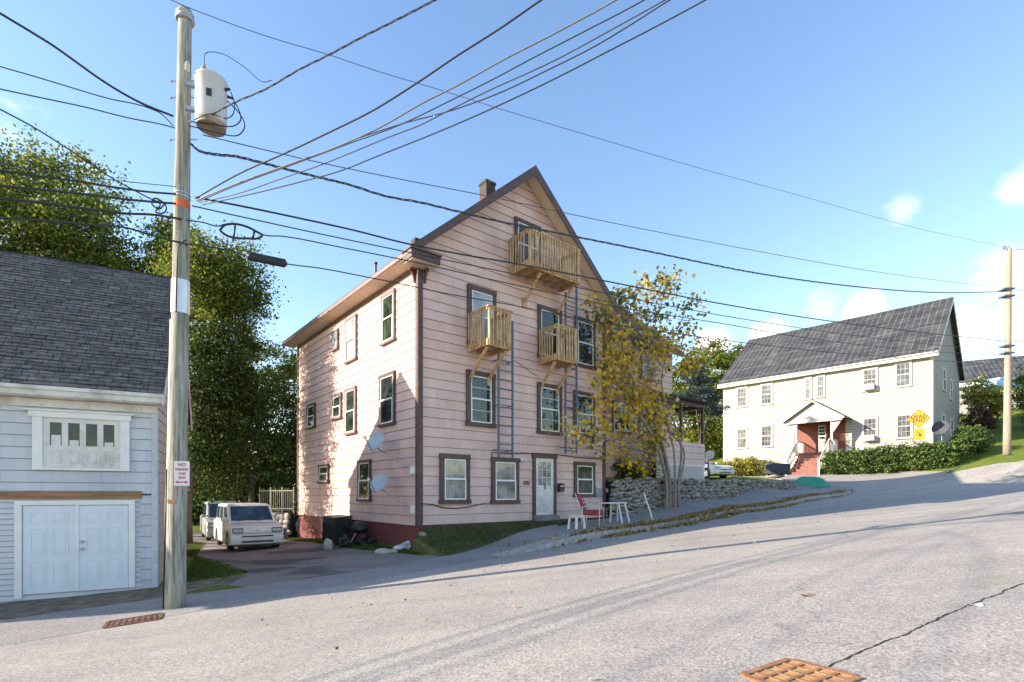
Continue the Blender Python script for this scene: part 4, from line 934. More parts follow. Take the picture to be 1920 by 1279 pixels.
m=MB(); m.prism([(cx-pw-.1,zt+.0),(cx,zt+ph+.12),(cx+pw+.1,zt+.0),(cx+pw+.1,zt-.1),(cx,zt+ph),(cx-pw-.1,zt-.1)],lambda x,z:(x,yy,z+.02),lambda x,z:(x,-.02,z+.02)); m.build('portico_roof',M['roof_white_house'],wh,zb=ZW,fixn=True)
m=MB(); m.prism([(cx-pw-.1,zt-.01),(cx,zt+ph+.09),(cx+pw+.1,zt-.01),(cx+pw+.1,zt-.13),(cx,zt+ph-.04),(cx-pw-.1,zt-.13)],lambda x,z:(x,yy-.03,z),lambda x,z:(x,yy-.003,z)); m.box(cx-pw+.1,cx+pw-.1,yy+.2,yy+.34,zt-.22,zt-.1); m.build('portico_trim',M['housetrim'],wh,zb=ZW,fixn=True)
for x in (cx-1.22,cx+1.22):
    sg=-1 if x<cx else 1
    m=MB(); m.prism([(x,zt-.2),(x+sg*.65,zt-.2),(x,zt-1.2)],lambda u,v:(u,-PD+.07,v),lambda u,v:(u,-PD+.13,v)); m.build('bracket',M['housetrim'],wh,zb=ZW,fixn=True)
def ac(px,py,label):
    a,z=onplane(WO,WV,px,py); e=empty('air_conditioner',(WO[0]+a*WV[0]-.25*WN[0],WO[1]+a*WV[1]-.25*WN[1],z-.2),WAz,label,'air conditioner','air conditioners in the windows of the white house')
    m=MB(); m.box(-.33,.33,-.25,.18,0,.4); m.build('case',M['oldwhite'],e,bevel=.02); m=MB()
    for k in range(7): m.box(-.28,.28,-.262,-.25,.05+k*.045,.075+k*.045)
    m.build('grille',M['metal'],e)
ac(1631,727,'boxy window air conditioner in upper window of the white house'); ac(1632,822,'boxy window air conditioner in lower window of the white house above hedge')
# far building up the hill
fo=at(1845,716,58); 
fb=empty('apartment_house',(fo.x,fo.y,fo.z-6),R(-28),'distant long white building with dark roof behind the wooden pole','building')
siding('front_wall',fb,(-6,0),0,(-2,5.9),lambda z:(0,22),.3,M['clap_white'],0)
siding('side_wall',fb,(-6,8),R(-90),(-2,5.9),lambda z:(0,8),.3,M['clap_white'],0)
shingled('roof',fb,(-6.4,-.5,5.9),(1,0,0),(0,.8,.6),23,5.6,M['roof_white_house'],.35,tw=(.4,1),zb=0,seed=12)
m=MB(); m.box(-6.4,16.6,-.56,-.5,5.5,5.95); m.box(-6.4,16.6,-.5,0,5.5,5.54); m.build('fascia',M['white'],fb)
for x in (-3.2,.4,3.8,7,10): window(fb,(0,-.02),0,x,x+1,3.4,4.8,0,trim=.1,tm='white',gm='glass_b')
fo=at(1885,720,52)
m=MB(); m.box(-2.2,2.2,-.8,.8,0,.7); m.box(-1.6,1.9,-.7,.7,.7,1.0); m.build('truck_topper',pm('pale_blue_painted_panel',(.30,.48,.72),.1,3,.4),None,loc=(fo.x,fo.y,fo.z-.5),rot=(0,0,R(10)),bevel=.15,label='pale blue covered shape behind the shrubs beside the distant building',cat='vehicle')
# ---------------------------------------------------------------- stone walls
def stonewall(name,path,topf,botf,thick,size,mat,label,seed=1,step=None):
    """path: list of (x,y); stones piled on both faces between botf(x,y) and topf(x,y)"""
    rr=random.Random(seed); m=MB(); tot=0
    seg=[]
    for i in range(len(path)-1):
        a=Vector(path[i]); b=Vector(path[i+1]); seg.append((a,b,(b-a).length))
    for a,b,ln in seg:
        d=(b-a)/ln; nr=Vector((d.y,-d.x))
        # core
        n=max(1,int(ln/1.0))
        for k in range(n):
            p=a.lerp(b,k/n); q=a.lerp(b,(k+1)/n); h=thick/2-.06
            z0a,z0b=botf(p.x,p.y)-.3,botf(q.x,q.y)-.3; z1a,z1b=topf(p.x,p.y)-.06,topf(q.x,q.y)-.06
            A=p+nr*h;B=q+nr*h;Cc=q-nr*h;Dd=p-nr*h
            m.cm=1; m.hexa([(A.x,A.y,z0a),(B.x,B.y,z0b),(Cc.x,Cc.y,z0b),(Dd.x,Dd.y,z0a)],[(A.x,A.y,z1a),(B.x,B.y,z1b),(Cc.x,Cc.y,z1b),(Dd.x,Dd.y,z1a)]); m.cm=0
        for side in (1,-1):
            zc=0; row=0
            hmax=max(topf(*a)-botf(*a),topf(*b)-botf(*b))
            while zc<hmax+.05:
                rh=rr.uniform(size*.45,size*.85); x=rr.uniform(-.2,0)
                while x<ln:
                    w_=rr.uniform(size*.55,size*1.35); c=x+w_/2
                    if 0<=c<=ln:
                        p=a+d*c; zb_=botf(p.x,p.y); zt_=topf(p.x,p.y); z=zb_+zc+rh/2
                        zj=rr.uniform(-.045,.045)
                        if z<zt_-rh*.1:
                            q=p+nr*side*(thick/2-.05+rr.uniform(-.03,.04))
                            # rotate stone box into wall direction
                            k0=len(m.v); m.ico((0,0,0),(w_*.53,.13,rh*.56),rr.random(),2,.20); sc=rr.uniform(.8,1.18); ro=rr.uniform(-.28,.28)
                            for i in range(k0,len(m.v)):
                                v=m.v[i]; 
                                # squarer stones
                                vx=math.copysign(abs(v[0]/(w_*.53))**.75,v[0])*w_*.52; vz=math.copysign(abs(v[2]/(rh*.56))**.75,v[2])*rh*.55*sc; vx,vz=vx-vz*ro,vz+vx*ro
                                m.v[i]=(q.x+d.x*vx+nr.x*v[1],q.y+d.y*vx+nr.y*v[1],z+vz+zj)
                    x+=w_*1.0
                zc+=rh*.98; row+=1
    return m.build(name,[mat,M['dark']],None,smooth=True,label=label,cat='stone wall')
ZY=lambda x,y: .62+.008*(ST(x,y)[0]-16)
def wtop(x,y):
    s=ST(x,y)[0]; return min(.66+.004*(s-17),9) if s>18 else .55+.0*s
def wbot(x,y): return H(x,y)+.1
stonewall('stone_wall',[P(16.6,13.95),P(20,14.0),P(26,13.95),P(33.6,13.9),P(34.2,15.2)],wtop,wbot,.4,.22,M['stone'],'long low fieldstone retaining wall along the pavement behind the autumn tree',3)
# yard held up by the wall
YARD=[P(16.7,14.1),P(33.6,14.05),P(33.8,19),P(33,28),P(16.7,28)]
def yz(x,y):
    s,t=ST(x,y); return .60+.05*sm(s,17,30)+.035*(t-14)
sheet('yard',YARD,.8,0,M['grass'],skirt=.3,zf=yz)
stonewall('stone_wall',[(-12.6,26.2),(-11.6,25.6),(-10.3,24.7)],lambda x,y:-.85,lambda x,y:-2.2,.5,.36,M['stone_l'],'pale rubble stone wall with metal fence beyond the white car',8)
e=empty('metal_fence',(-12.6,26.2,-.85),math.atan2(-1.5,2.3),'open metal bar fence standing on the rubble wall by the house corner','fence')
m=MB(); m.box(0,2.8,-.02,.02,.95,1.0); m.build('rail',M['fence'],e)
for k in range(0,4): m=MB(); m.box(k*.93-.03,k*.93+.03,-.03,.03,-.3,1.15); m.build('post',M['fence'],e)
m=MB(); 
for k in range(1,17): m.box(k*2.8/17-.012,k*2.8/17+.012,-.01,.01,.02,1.0+.05*(k%3))
m.box(0,2.8,-.02,.02,.1,.14)
m.build('pickets',M['fence'],e)
# ---------------------------------------------------------------- utility poles
PB1=(-6.43,10.0); zp1=H(-6.43,10)-.05
p1=empty('utility_pole',(PB1[0],PB1[1],zp1),0,'tall weathered grey wooden utility pole carrying a white transformer, left foreground','utility pole')
PH=9.22-zp1; LX=.19
def poleat(z,rad=False):
    k=(z-zp1)/PH; 
    if rad: return .176*(1-k)+.112*k
    return Vector((LX*k,0,z-zp1))
m=MB(); N=24; pts=[poleat(zp1+PH*i/N) for i in range(N+1)]; rr=random.Random(2)
m.tube(pts,[ (.176*(1-i/N)+.112*i/N)*rr.uniform(.985,1.015) for i in range(N+1)],20); m.build('wooden_pole',M['pole'],p1,smooth=True)
def pz(py): return (925-py)/F*10.0
def ring(name,z0,z1,mat,extra=.006,label=None):
    a,b=poleat(z0),poleat(z1); ra,rb=poleat(z0,True)+extra,poleat(z1,True)+extra
    m=MB(); m.tube([a,b],[ra,rb],24); return m.build(name,mat,p1,smooth=False,label=label)
ring('metal_sheet',pz(589),pz(527),M['alu'],.012)
ring('orange_band',pz(392),pz(379),M['orange'])
ring('strap',pz(372),pz(370),M['metal'],.01); ring('strap',pz(366),pz(364),M['metal'],.01)
c=poleat(pz(30)); m=MB(); m.lathe([(.15,-.06),(.165,-.05),(.165,-.02),(.13,0),(.13,.05),(.155,.06),(.155,.08),(.07,.11),(.07,.17),(.08,.18),(.03,.20)],16,(c.x,c.y,c.z-.05)); m.build('pole_top_insulator',M['metal'],p1,smooth=True)
# riser guard down the left side
m=MB(); zz=[zp1+.02,pz(870),pz(600)]
m.tube([poleat(z)+Vector((-poleat(z,True)-.012,-.05,0)) for z in (zp1+.02,pz(1000),pz(880))],.02,8); m.build('riser_cable',M['rubber'],p1,smooth=True)
m=MB(); m.tube([poleat(z)+Vector((-poleat(z,True)-.004,-.04,0)) for z in (pz(1000),pz(880),pz(600))],.018,8); m.build('riser_conduit',M['white'],p1,smooth=True)
m=MB(); m.tube([poleat(z)+Vector((poleat(z,True)*.15,-poleat(z,True)-.008,0)) for z in (pz(590),pz(490))]+[poleat(pz(470))+Vector((.05,-.17,0)),poleat(pz(458))+Vector((.2,-.18,0))],.012,6); m.build('down_lead',M['rubber'],p1,smooth=True)
for k,py in enumerate((152,183,262)):     # side bolts
    z=pz(py); m=MB(); q=poleat(z); m.tube([q+Vector((-.24,0,0)),q+Vector((.27,0,0))],.011,6); m.box(q.x-.25,q.x-.23,-.02,.02,q.z-.02,q.z+.02); m.build('through_bolt',M['metal'],p1)
m=MB(); q=poleat(pz(940)); r_=poleat(pz(940),True); m.box(q.x-.07,q.x+.08,-r_-.008,-r_+.02,q.z-.035,q.z+.035); m.build('name_tag',M['rust_y'],p1)
# parking sign on the pole
q=at(341,888,9.78)
sg=empty('parking_sign',(q.x,q.y,q.z-.23),R(12),'small white parking sign with red lettering fixed to the tall utility pole','sign')
m=MB(); m.box(-.13,.13,-.003,.003,0,.46); m.build('plate',M['signwhite'],sg,bevel=.002)
text_mesh('NO',.085,'lettering',M['signred'],sg,(0,-.006,.395),(R(90),0,0)); text_mesh('PARKING',.062,'lettering',M['signred'],sg,(0,-.006,.305),(R(90),0,0),sx=.85)
text_mesh('THIS',.062,'lettering',M['signred'],sg,(0,-.006,.225),(R(90),0,0)); text_mesh('SIDE',.062,'lettering',M['signred'],sg,(0,-.006,.150),(R(90),0,0))
m=MB(); m.box(-.06,.06,-.007,-.004,.06,.08); m.add([(.06,-.0065,.04),(.11,-.0065,.07),(.06,-.0065,.10)],[(0,1,2)]); m.add([(-.06,-.0065,.04),(-.11,-.0065,.07),(-.06,-.0065,.10)],[(0,2,1)]); m.build('arrow',M['signred'],sg)
# second pole
B2=at(1888,850,30); zp2=B2.z-.1
p2=empty('utility_pole',(B2.x,B2.y,zp2),0,'distant pale brown wooden utility pole on the grass bank at right','utility pole')
H2=(925-466)/F*30-zp2
m=MB(); m.tube([(.12*i/12,0,H2*i/12) for i in range(13)],[.185*(1-i/12)+.12*i/12 for i in range(13)],14); m.build('wooden_pole',M['pole2'],p2,smooth=True)
m=MB(); m.lathe([(.04,0),(.09,.06),(.05,.1),(.09,.14),(.03,.2)],10,(-.16,0,H2-.05)); m.lathe([(.04,0),(.08,.06),(.05,.1),(.03,.2)],10,(.1,0,H2)); m.build('insulator',M['metal'],p2)
for k,dz in enumerate((2.35,2.75,5.6,6.0)):
    m=MB(); m.box(-.3,.28,-.22,.22,H2-dz-.04,H2-dz+.04); m.build('clamp',M['iron'],p2)
# ---------------------------------------------------------------- overhead wires
P1=(-6.3,10.0); P2=(B2.x+.08,B2.y)
def smooth(pts,n=6):
    """cubic through the points with tangents from chord-length differences"""
    k=len(pts)
    if k<3: return pts
    t=[0]
    for i in range(1,k): t.append(t[-1]+max(1e-6,(pts[i]-pts[i-1]).length))
    T=[]
    for i in range(k):
        if i==0: T.append((pts[1]-pts[0])/(t[1]-t[0]))
        elif i==k-1: T.append((pts[-1]-pts[-2])/(t[-1]-t[-2]))
        else:
            h0,h1=t[i]-t[i-1],t[i+1]-t[i]; s0,s1=(pts[i]-pts[i-1])/h0,(pts[i+1]-pts[i])/h1
            T.append((s0*h1+s1*h0)/(h0+h1))
    o=[]
    for i in range(k-1):
        h=t[i+1]-t[i]
        for j in range(n):
            u=j/n; o.append(pts[i]*(2*u**3-3*u*u+1)+T[i]*h*(u**3-2*u*u+u)+pts[i+1]*(-2*u**3+3*u*u)+T[i+1]*h*(u**3-u*u))
    o.append(pts[-1]); return o
def wirepts(A,B,px):
    d=(B[0]-A[0],B[1]-A[1]); o=[]
    for x,y in px:
        r=(x-960)/F; a=(r*A[1]-A[0])/(d[0]-r*d[1]); X=A[0]+a*d[0]; Y=A[1]+a*d[1]; o.append(Vector((X,Y,(925-y)/F*Y)))
    return o
def wire(A,B,px,r,label,ext=None,pre=None,mat='bluewire',name='overhead_cable',twist=0,n=6,group=None,cat='cable'):
    pts=wirepts(A,B,px)
    if pre: pts=[Vector(pre)]+pts
    if ext: pts=pts+[Vector(ext)]
    pts=smooth(pts,n); m=MB(); r=r*.85
    if twist:
        # bundle of conductors wound round each other
        for ph in (0,2.09,4.19):
            q=[]; s=0
            dense=[]
            for i in range(len(pts)-1):
                k=max(1,int((pts[i+1]-pts[i]).length/.18)); dense+= [pts[i].lerp(pts[i+1],j/k) for j in range(k)]
            for i,p in enumerate(dense): q.append(p+Vector((0,math.cos(i*.8+ph),math.sin(i*.8+ph)))*twist)
            m.tube(q,r,5)
    else: m.tube(pts,r,6)
    return m.build(name,M[mat],None,smooth=True,label=label,cat=cat)
Q1=(-6.25,9.87)
# transformer
tr=empty('transformer',(0,0,0),0,'white cylindrical transformer hung on the tall foreground utility pole','transformer')
TX=at(398,192,9.85); tr.location=(TX.x-.02,TX.y-.0,TX.z-.42); tr.rotation_euler=(0,0,R(20)); tr.scale=(.88,.88,.80)
m=MB(); m.lathe([(.28,0),(.295,.02),(.30,.1),(.30,.98),(.315,1.0),(.315,1.04),(.26,1.09),(.1,1.12),(0,1.125)],28); m.build('tank',M['trafo'],tr,smooth=True,bevel=0)
m=MB(); m.lathe([(.255,-.10),(.28,-.09),(.285,0.0),(.0,.002)],28); m.build('tank_bottom',M['trafo_bottom'],tr)
m=MB(); m.lathe([(.07,1.05),(.07,1.12),(.05,1.14),(.085,1.16),(.045,1.19),(.075,1.21),(.04,1.24),(.065,1.26),(.03,1.29),(.025,1.36),(.0,1.38)],14,(-.13,-.02,0)); m.build('bushing',M['trafo_bottom'],tr,smooth=True)
for z0 in (.78,.22): m=MB(); m.box(-.48,-.28,-.05,.05,z0,z0+.08); m.build('mounting_bracket',M['metal'],tr)
for k,a in enumerate((-20,20,60)):
    m=MB(); x,y=.30*math.cos(R(a)),.30*math.sin(R(a)); m.tube([(x,y,.82),(x*1.35,y*1.35,.84)],[.035,.025],8); m.build('terminal',M['black'],tr)
m=MB(); m.tube(smooth([Vector(p) for p in [(.38,-.05,.84),(.45,-.05,.6),(.42,-.02,.35),(.3,-.1,.15),(.05,-.33,.02),(-.3,-.2,-.12)]],6),.011,6); m.build('lead_wire',M['rubber'],tr,smooth=True)
m=MB(); m.tube(smooth([Vector(p) for p in [(.38,.12,.84),(.52,.1,.55),(.56,0,.25),(.42,-.1,.0),(.1,-.2,-.12),(-.4,-.1,-.1)]],6),.013,6); m.build('lead_wire',M['rubber'],tr,smooth=True)
m=MB(); m.tube(smooth([Vector(p) for p in [(.25,.25,.84),(.5,.25,.6),(.62,.2,.3),(.5,.1,-.05),(0,-.1,-.22),(-.4,-.1,-.2)]],6),.013,6); m.build('lead_wire',M['rubber'],tr,smooth=True)
m=MB(); m.box(-.04,.06,-.308,-.295,.45,.62); m.build('name_plate',M['black'],tr)
m=MB(); a=Vector((-.13,-.02,1.38)); m.tube(smooth([a,a+Vector((.03,0,.25)),a+Vector((.3,.1,.42)),a+Vector((.75,.3,.38)),a+Vector((1.1,.45,.26)),a+Vector((1.28,.5,.40))],6),.008,6); m.build('tap_wire',M['rubber'],tr,smooth=True)
m=MB(); m.lathe([(.03,0),(.05,.02),(.03,.05),(.05,.07),(.03,.1),(.05,.12),(.02,.2)],10,(-.42,-.12,1.05)); m.build('fuse_cutout',M['oldwhite'],tr)
# to the distant pole
wire(Q1,P2,[(350,13),(500,68),(617,103),(700,131),(820,167),(940,205),(1100,253),(1300,312),(1500,367),(1700,423),(1884,463)],.008,'thin topmost wire running from the pole top to the distant pole',pre=(-14,5.2,11.0))
wire(Q1,P2,[(380,253),(450,270),(600,305),(750,336),(900,365),(1100,408),(1300,448),(1600,503),(1886,541)],.011,'thin straight wire leaving the tall pole just under the transformer')
wire(Q1,P2,[(356,268),(372,282),(400,289),(440,293),(490,305),(540,318),(600,333),(650,345),(720,367),(790,380),(860,397),(940,416),(1000,428),(1200,468),(1400,509),(1600,537),(1740,548),(1886,547)],.013,'thick twisted cable curling off the tall pole below the transformer',twist=.018)
wire(Q1,P2,[(366,370),(450,386),(560,409),(660,431),(755,455),(860,476),(960,493),(1150,530),(1300,560),(1500,594),(1700,620),(1886,640)],.022,'heavy black cable crossing above the left eave of the pink house',mat='rubber')
wire(Q1,P2,[(360,386),(450,406),(560,430),(760,472),(960,513),(1150,553),(1300,582),(1500,615),(1700,641),(1886,658)],.014,'second black cable from the top crossing the left eave of the pink house',mat='rubber')
wire(Q1,P2,[(350,413),(380,417),(410,424),(420,421),(450,421),(475,430),(490,439),(530,443),(640,464),(760,488),(960,533),(1150,574),(1350,606),(1500,632),(1700,655),(1886,668)],.014,'black cable that carries the oval snow shoe loop',mat='rubber',n=4)
wire(Q1,P2,[(345,457),(400,464),(440,472),(463,480),(538,495),(600,503),(680,518),(740,530),(840,551),(960,572),(1100,600),(1300,630),(1500,655),(1700,672),(1886,684)],.014,'lowest black cable with the thick splice case',mat='rubber')
sp=wirepts(Q1,P2,[(461,477),(466,480),(534,494),(539,496)])
m=MB(); m.tube([sp[0],sp[1],sp[1]+(sp[2]-sp[1])*.02,sp[2],sp[3]],[.02,.075,.085,.085,.02],12); m.build('splice_case',M['black'],None,label='long black splice case hanging on the lowest cable right of the pole',cat='splice case',smooth=False)
# oval slack loop
lp=wirepts(Q1,P2,[(412,432),(420,423),(440,420),(462,425),(484,436),(492,441),(486,446),(462,447),(440,446),(424,441),(413,433)])
m=MB(); m.tube(smooth(lp,5),.022,7,cap=False); a=wirepts(Q1,P2,[(438,446),(441,423),(474,446),(477,433)]); m.tube([a[0],a[1]],.018,6); m.tube([a[2],a[3]],.022,6); m.build('cable_loop',M['rubber'],None,smooth=True,label='oval loop of slack black cable hanging right of the pole',cat='cable loop')
# left side cables parallel to the street
P0=(P1[0]-UX*30,P1[1]-UY*30)
far0=lambda z:(P1[0]-UX*22,P1[1]-UY*22,z)
wire(Q1,P0,[(0,25),(50,55),(100,86),(145,118),(190,150),(260,191),(325,218)][::-1],.022,'thick twisted cable descending from upper left corner to the tall pole',ext=far0(8.6),mat='rubber')
wire(Q1,P0,[(0,125),(60,142),(110,157),(200,184),(280,203),(300,212),(325,236)][::-1],.011,'upper of two thin wires reaching the pole at left below thick cable',ext=far0(6.2))
wire(Q1,P0,[(0,167),(80,184),(160,201),(240,221),(310,235),(328,240)][::-1],.012,'lower of two thin wires, with small fittings near the tall pole',ext=far0(5.6))
wire(Q1,P0,[(0,205),(60,237),(110,268),(160,301),(200,328),(250,356),(300,379),(330,381)][::-1],.014,'steep straight wire from left edge down to the orange band',ext=far0(7.4),mat='rubber')
wire(Q1,P0,[(0,308),(150,330),(260,343),(330,350)][::-1],.008,'very thin faint wire above the cable bundle, left of pole',ext=far0(4.4))
for i,(px,r_,lb,z) in enumerate((([(0,320),(70,330),(150,341),(220,352),(270,359),(330,364)],.02,'top heavy cable of the four crossing the left trees',4.2),
   ([(0,348),(80,356),(150,363),(220,372),(280,378),(330,382)],.022,'second heavy cable of the four crossing the left trees',4.0),
   ([(0,372),(60,378),(120,386),(180,394),(230,400),(290,403),(340,411)],.024,'third heavy cable of the four crossing the left trees',3.8),
   ([(0,408),(80,414),(150,420),(240,428),(280,440),(320,451),(345,456)],.02,'lowest heavy cable of the four, just above the garage roof',3.5))):
    wire(Q1,P0,px[::-1],r_,lb,ext=far0(z),mat='rubber')
lp=wirepts(Q1,P0,[(296,372),(300,385),(292,398),(305,400),(312,390),(304,378),(290,372),(285,383),(298,392),(310,382),(322,380)])
m=MB(); m.tube(smooth(lp,5),.014,6); m.build('cable_tangle',M['rubber'],None,smooth=True,label='tangled knot of black cable just left of the orange band',cat='cable')
# service drops and street crossings towards the upper right
PX=(14.0,3.2)
def ex(z): return (14.0,3.2,z)
def up(px,r,label,z,A=Q1,**k): return wire(A,PX,px,r,label,ext=ex(z),**k)
up([(368,232),(400,213),(440,192),(500,166),(560,131),(620,101),(680,69),(740,39),(800,8),(830,-8)],.008,'looping twisted cable rising from the transformer to the upper edge',12.5,twist=.012)
up([(366,372),(450,325),(540,285),(620,247),(700,207),(780,157),(860,103),(940,52),(1015,0),(1060,-30)],.016,'thick dark wire steepest of the fan rising right from the orange band',11.0,mat='rubber')
up([(368,376),(450,342),(540,309),(650,268),(720,235),(791,194),(860,159),(935,117),(1045,60),(1155,0),(1200,-27)],.015,'second steepest wire of the rising fan, grey and thick',10.0,mat='greywire')
up([(372,378),(450,345),(540,312),(650,271),(748,235),(854,184),(930,146),(997,110),(1100,57),(1208,0),(1250,-25)],.010,'third wire of the rising fan, thin and dark',9.7,mat='rubber')
up([(374,380),(450,362),(528,335),(600,310),(662,285),(730,257),(787,235),(850,203),(902,177),(1045,111),(1150,54),(1247,0),(1290,-25)],.010,'fourth wire of the rising fan, thin grey',9.4)
up([(758,231),(844,208),(935,175),(1030,130),(1117,86),(1190,42),(1256,0),(1300,-26)],.010,'fifth wire of the rising fan, joining the others midway',9.3,pre=wirepts(Q1,PX,[(662,262)])[0],mat='rubber')
up([(380,384),(480,362),(560,342),(640,320),(710,292),(830,244),(959,187),(1050,143),(1141,96),(1230,50),(1323,0),(1370,-26)],.011,'lowest and flattest wire of the rising fan',9.0,mat='rubber')
# drop to the white house and wires beyond the distant pole
a=Vector((B2.x,B2.y,(925-550)/F*30)); b=at(1788,590,39.5)
m=MB(); m.tube([a.lerp(b,i/8)-Vector((0,0,.5*math.sin(math.pi*i/8))) for i in range(9)],.012,5); m.build('overhead_cable',M['rubber'],None,smooth=True,label='service cable from the distant pole to the peak of the white house',cat='cable')
for i,(y0,y1) in enumerate(((470,440),(547,505),(560,530),(640,644),(668,672))):
    a=at(1894,y0,30); b=at(2150,y1-20,24); m=MB(); m.tube([a.lerp(b,k/6)-Vector((0,0,.2*math.sin(math.pi*k/6))) for k in range(7)],.014,5)
    m.build('overhead_cable',M['rubber'],None,smooth=True,label=['topmost','second','third','fourth','lowest'][i]+' of the wires leaving the distant pole to the right edge',cat='cable')
# ---------------------------------------------------------------- dead end sign
q=at(1723,785,35); zg=H(q.x,q.y)
sg=empty('warning_sign',(q.x,q.y,zg),R(-40),'yellow diamond warning sign with small yellow plaque behind the hedge','sign')
m=MB(); m.tube([(0,.03,0),(0,.03,q.z+.5-zg)],.03,8); m.build('post',M['metal'],sg)
m=MB(); h=.64*1.2/1.2; zc=q.z-zg; m.prism([(0,-h),(h,0),(0,h),(-h,0)],lambda u,v:(u,-.004,zc+v),lambda u,v:(u,.004,zc+v)); m.build('diamond_plate',M['yellow'],sg,fixn=True)
m=MB(); h2=h*.93; h3=h*.88
for (a,b,c_,d_) in (((0,-h2),(h2,0),(h3,0),(0,-h3)),((h2,0),(0,h2),(0,h3),(h3,0)),((0,h2),(-h2,0),(-h3,0),(0,h3)),((-h2,0),(0,-h2),(0,-h3),(-h3,0))):
    m.add([(p[0],-.007,zc+p[1]) for p in (a,b,c_,d_)],[(0,1,2,3)])
m.build('border',M['ink'],sg)
text_mesh('DEAD',.33,'lettering',M['ink'],sg,(0,-.008,zc+.12),(R(90),0,0)); text_mesh('END',.33,'lettering',M['ink'],sg,(0,-.008,zc-.14),(R(90),0,0))
m=MB(); m.box(-.30,.30,-.004,.004,zc-1.42,zc-.66); m.build('plaque',M['yellow'],sg)
m=MB(); c=Vector((0,-.008,zc-1.02)); m.add([c+Vector(v) for v in ((-.13,0,.17),(-.09,0,.2),(.07,0,-.02),(.12,0,.03),(.12,0,-.17),(-.06,0,-.12),(-.01,0,-.07),(.03,0,-.05))],[(0,1,2,7),(3,4,5,2)]); m.build('arrow',M['ink'],sg,fixn=True)
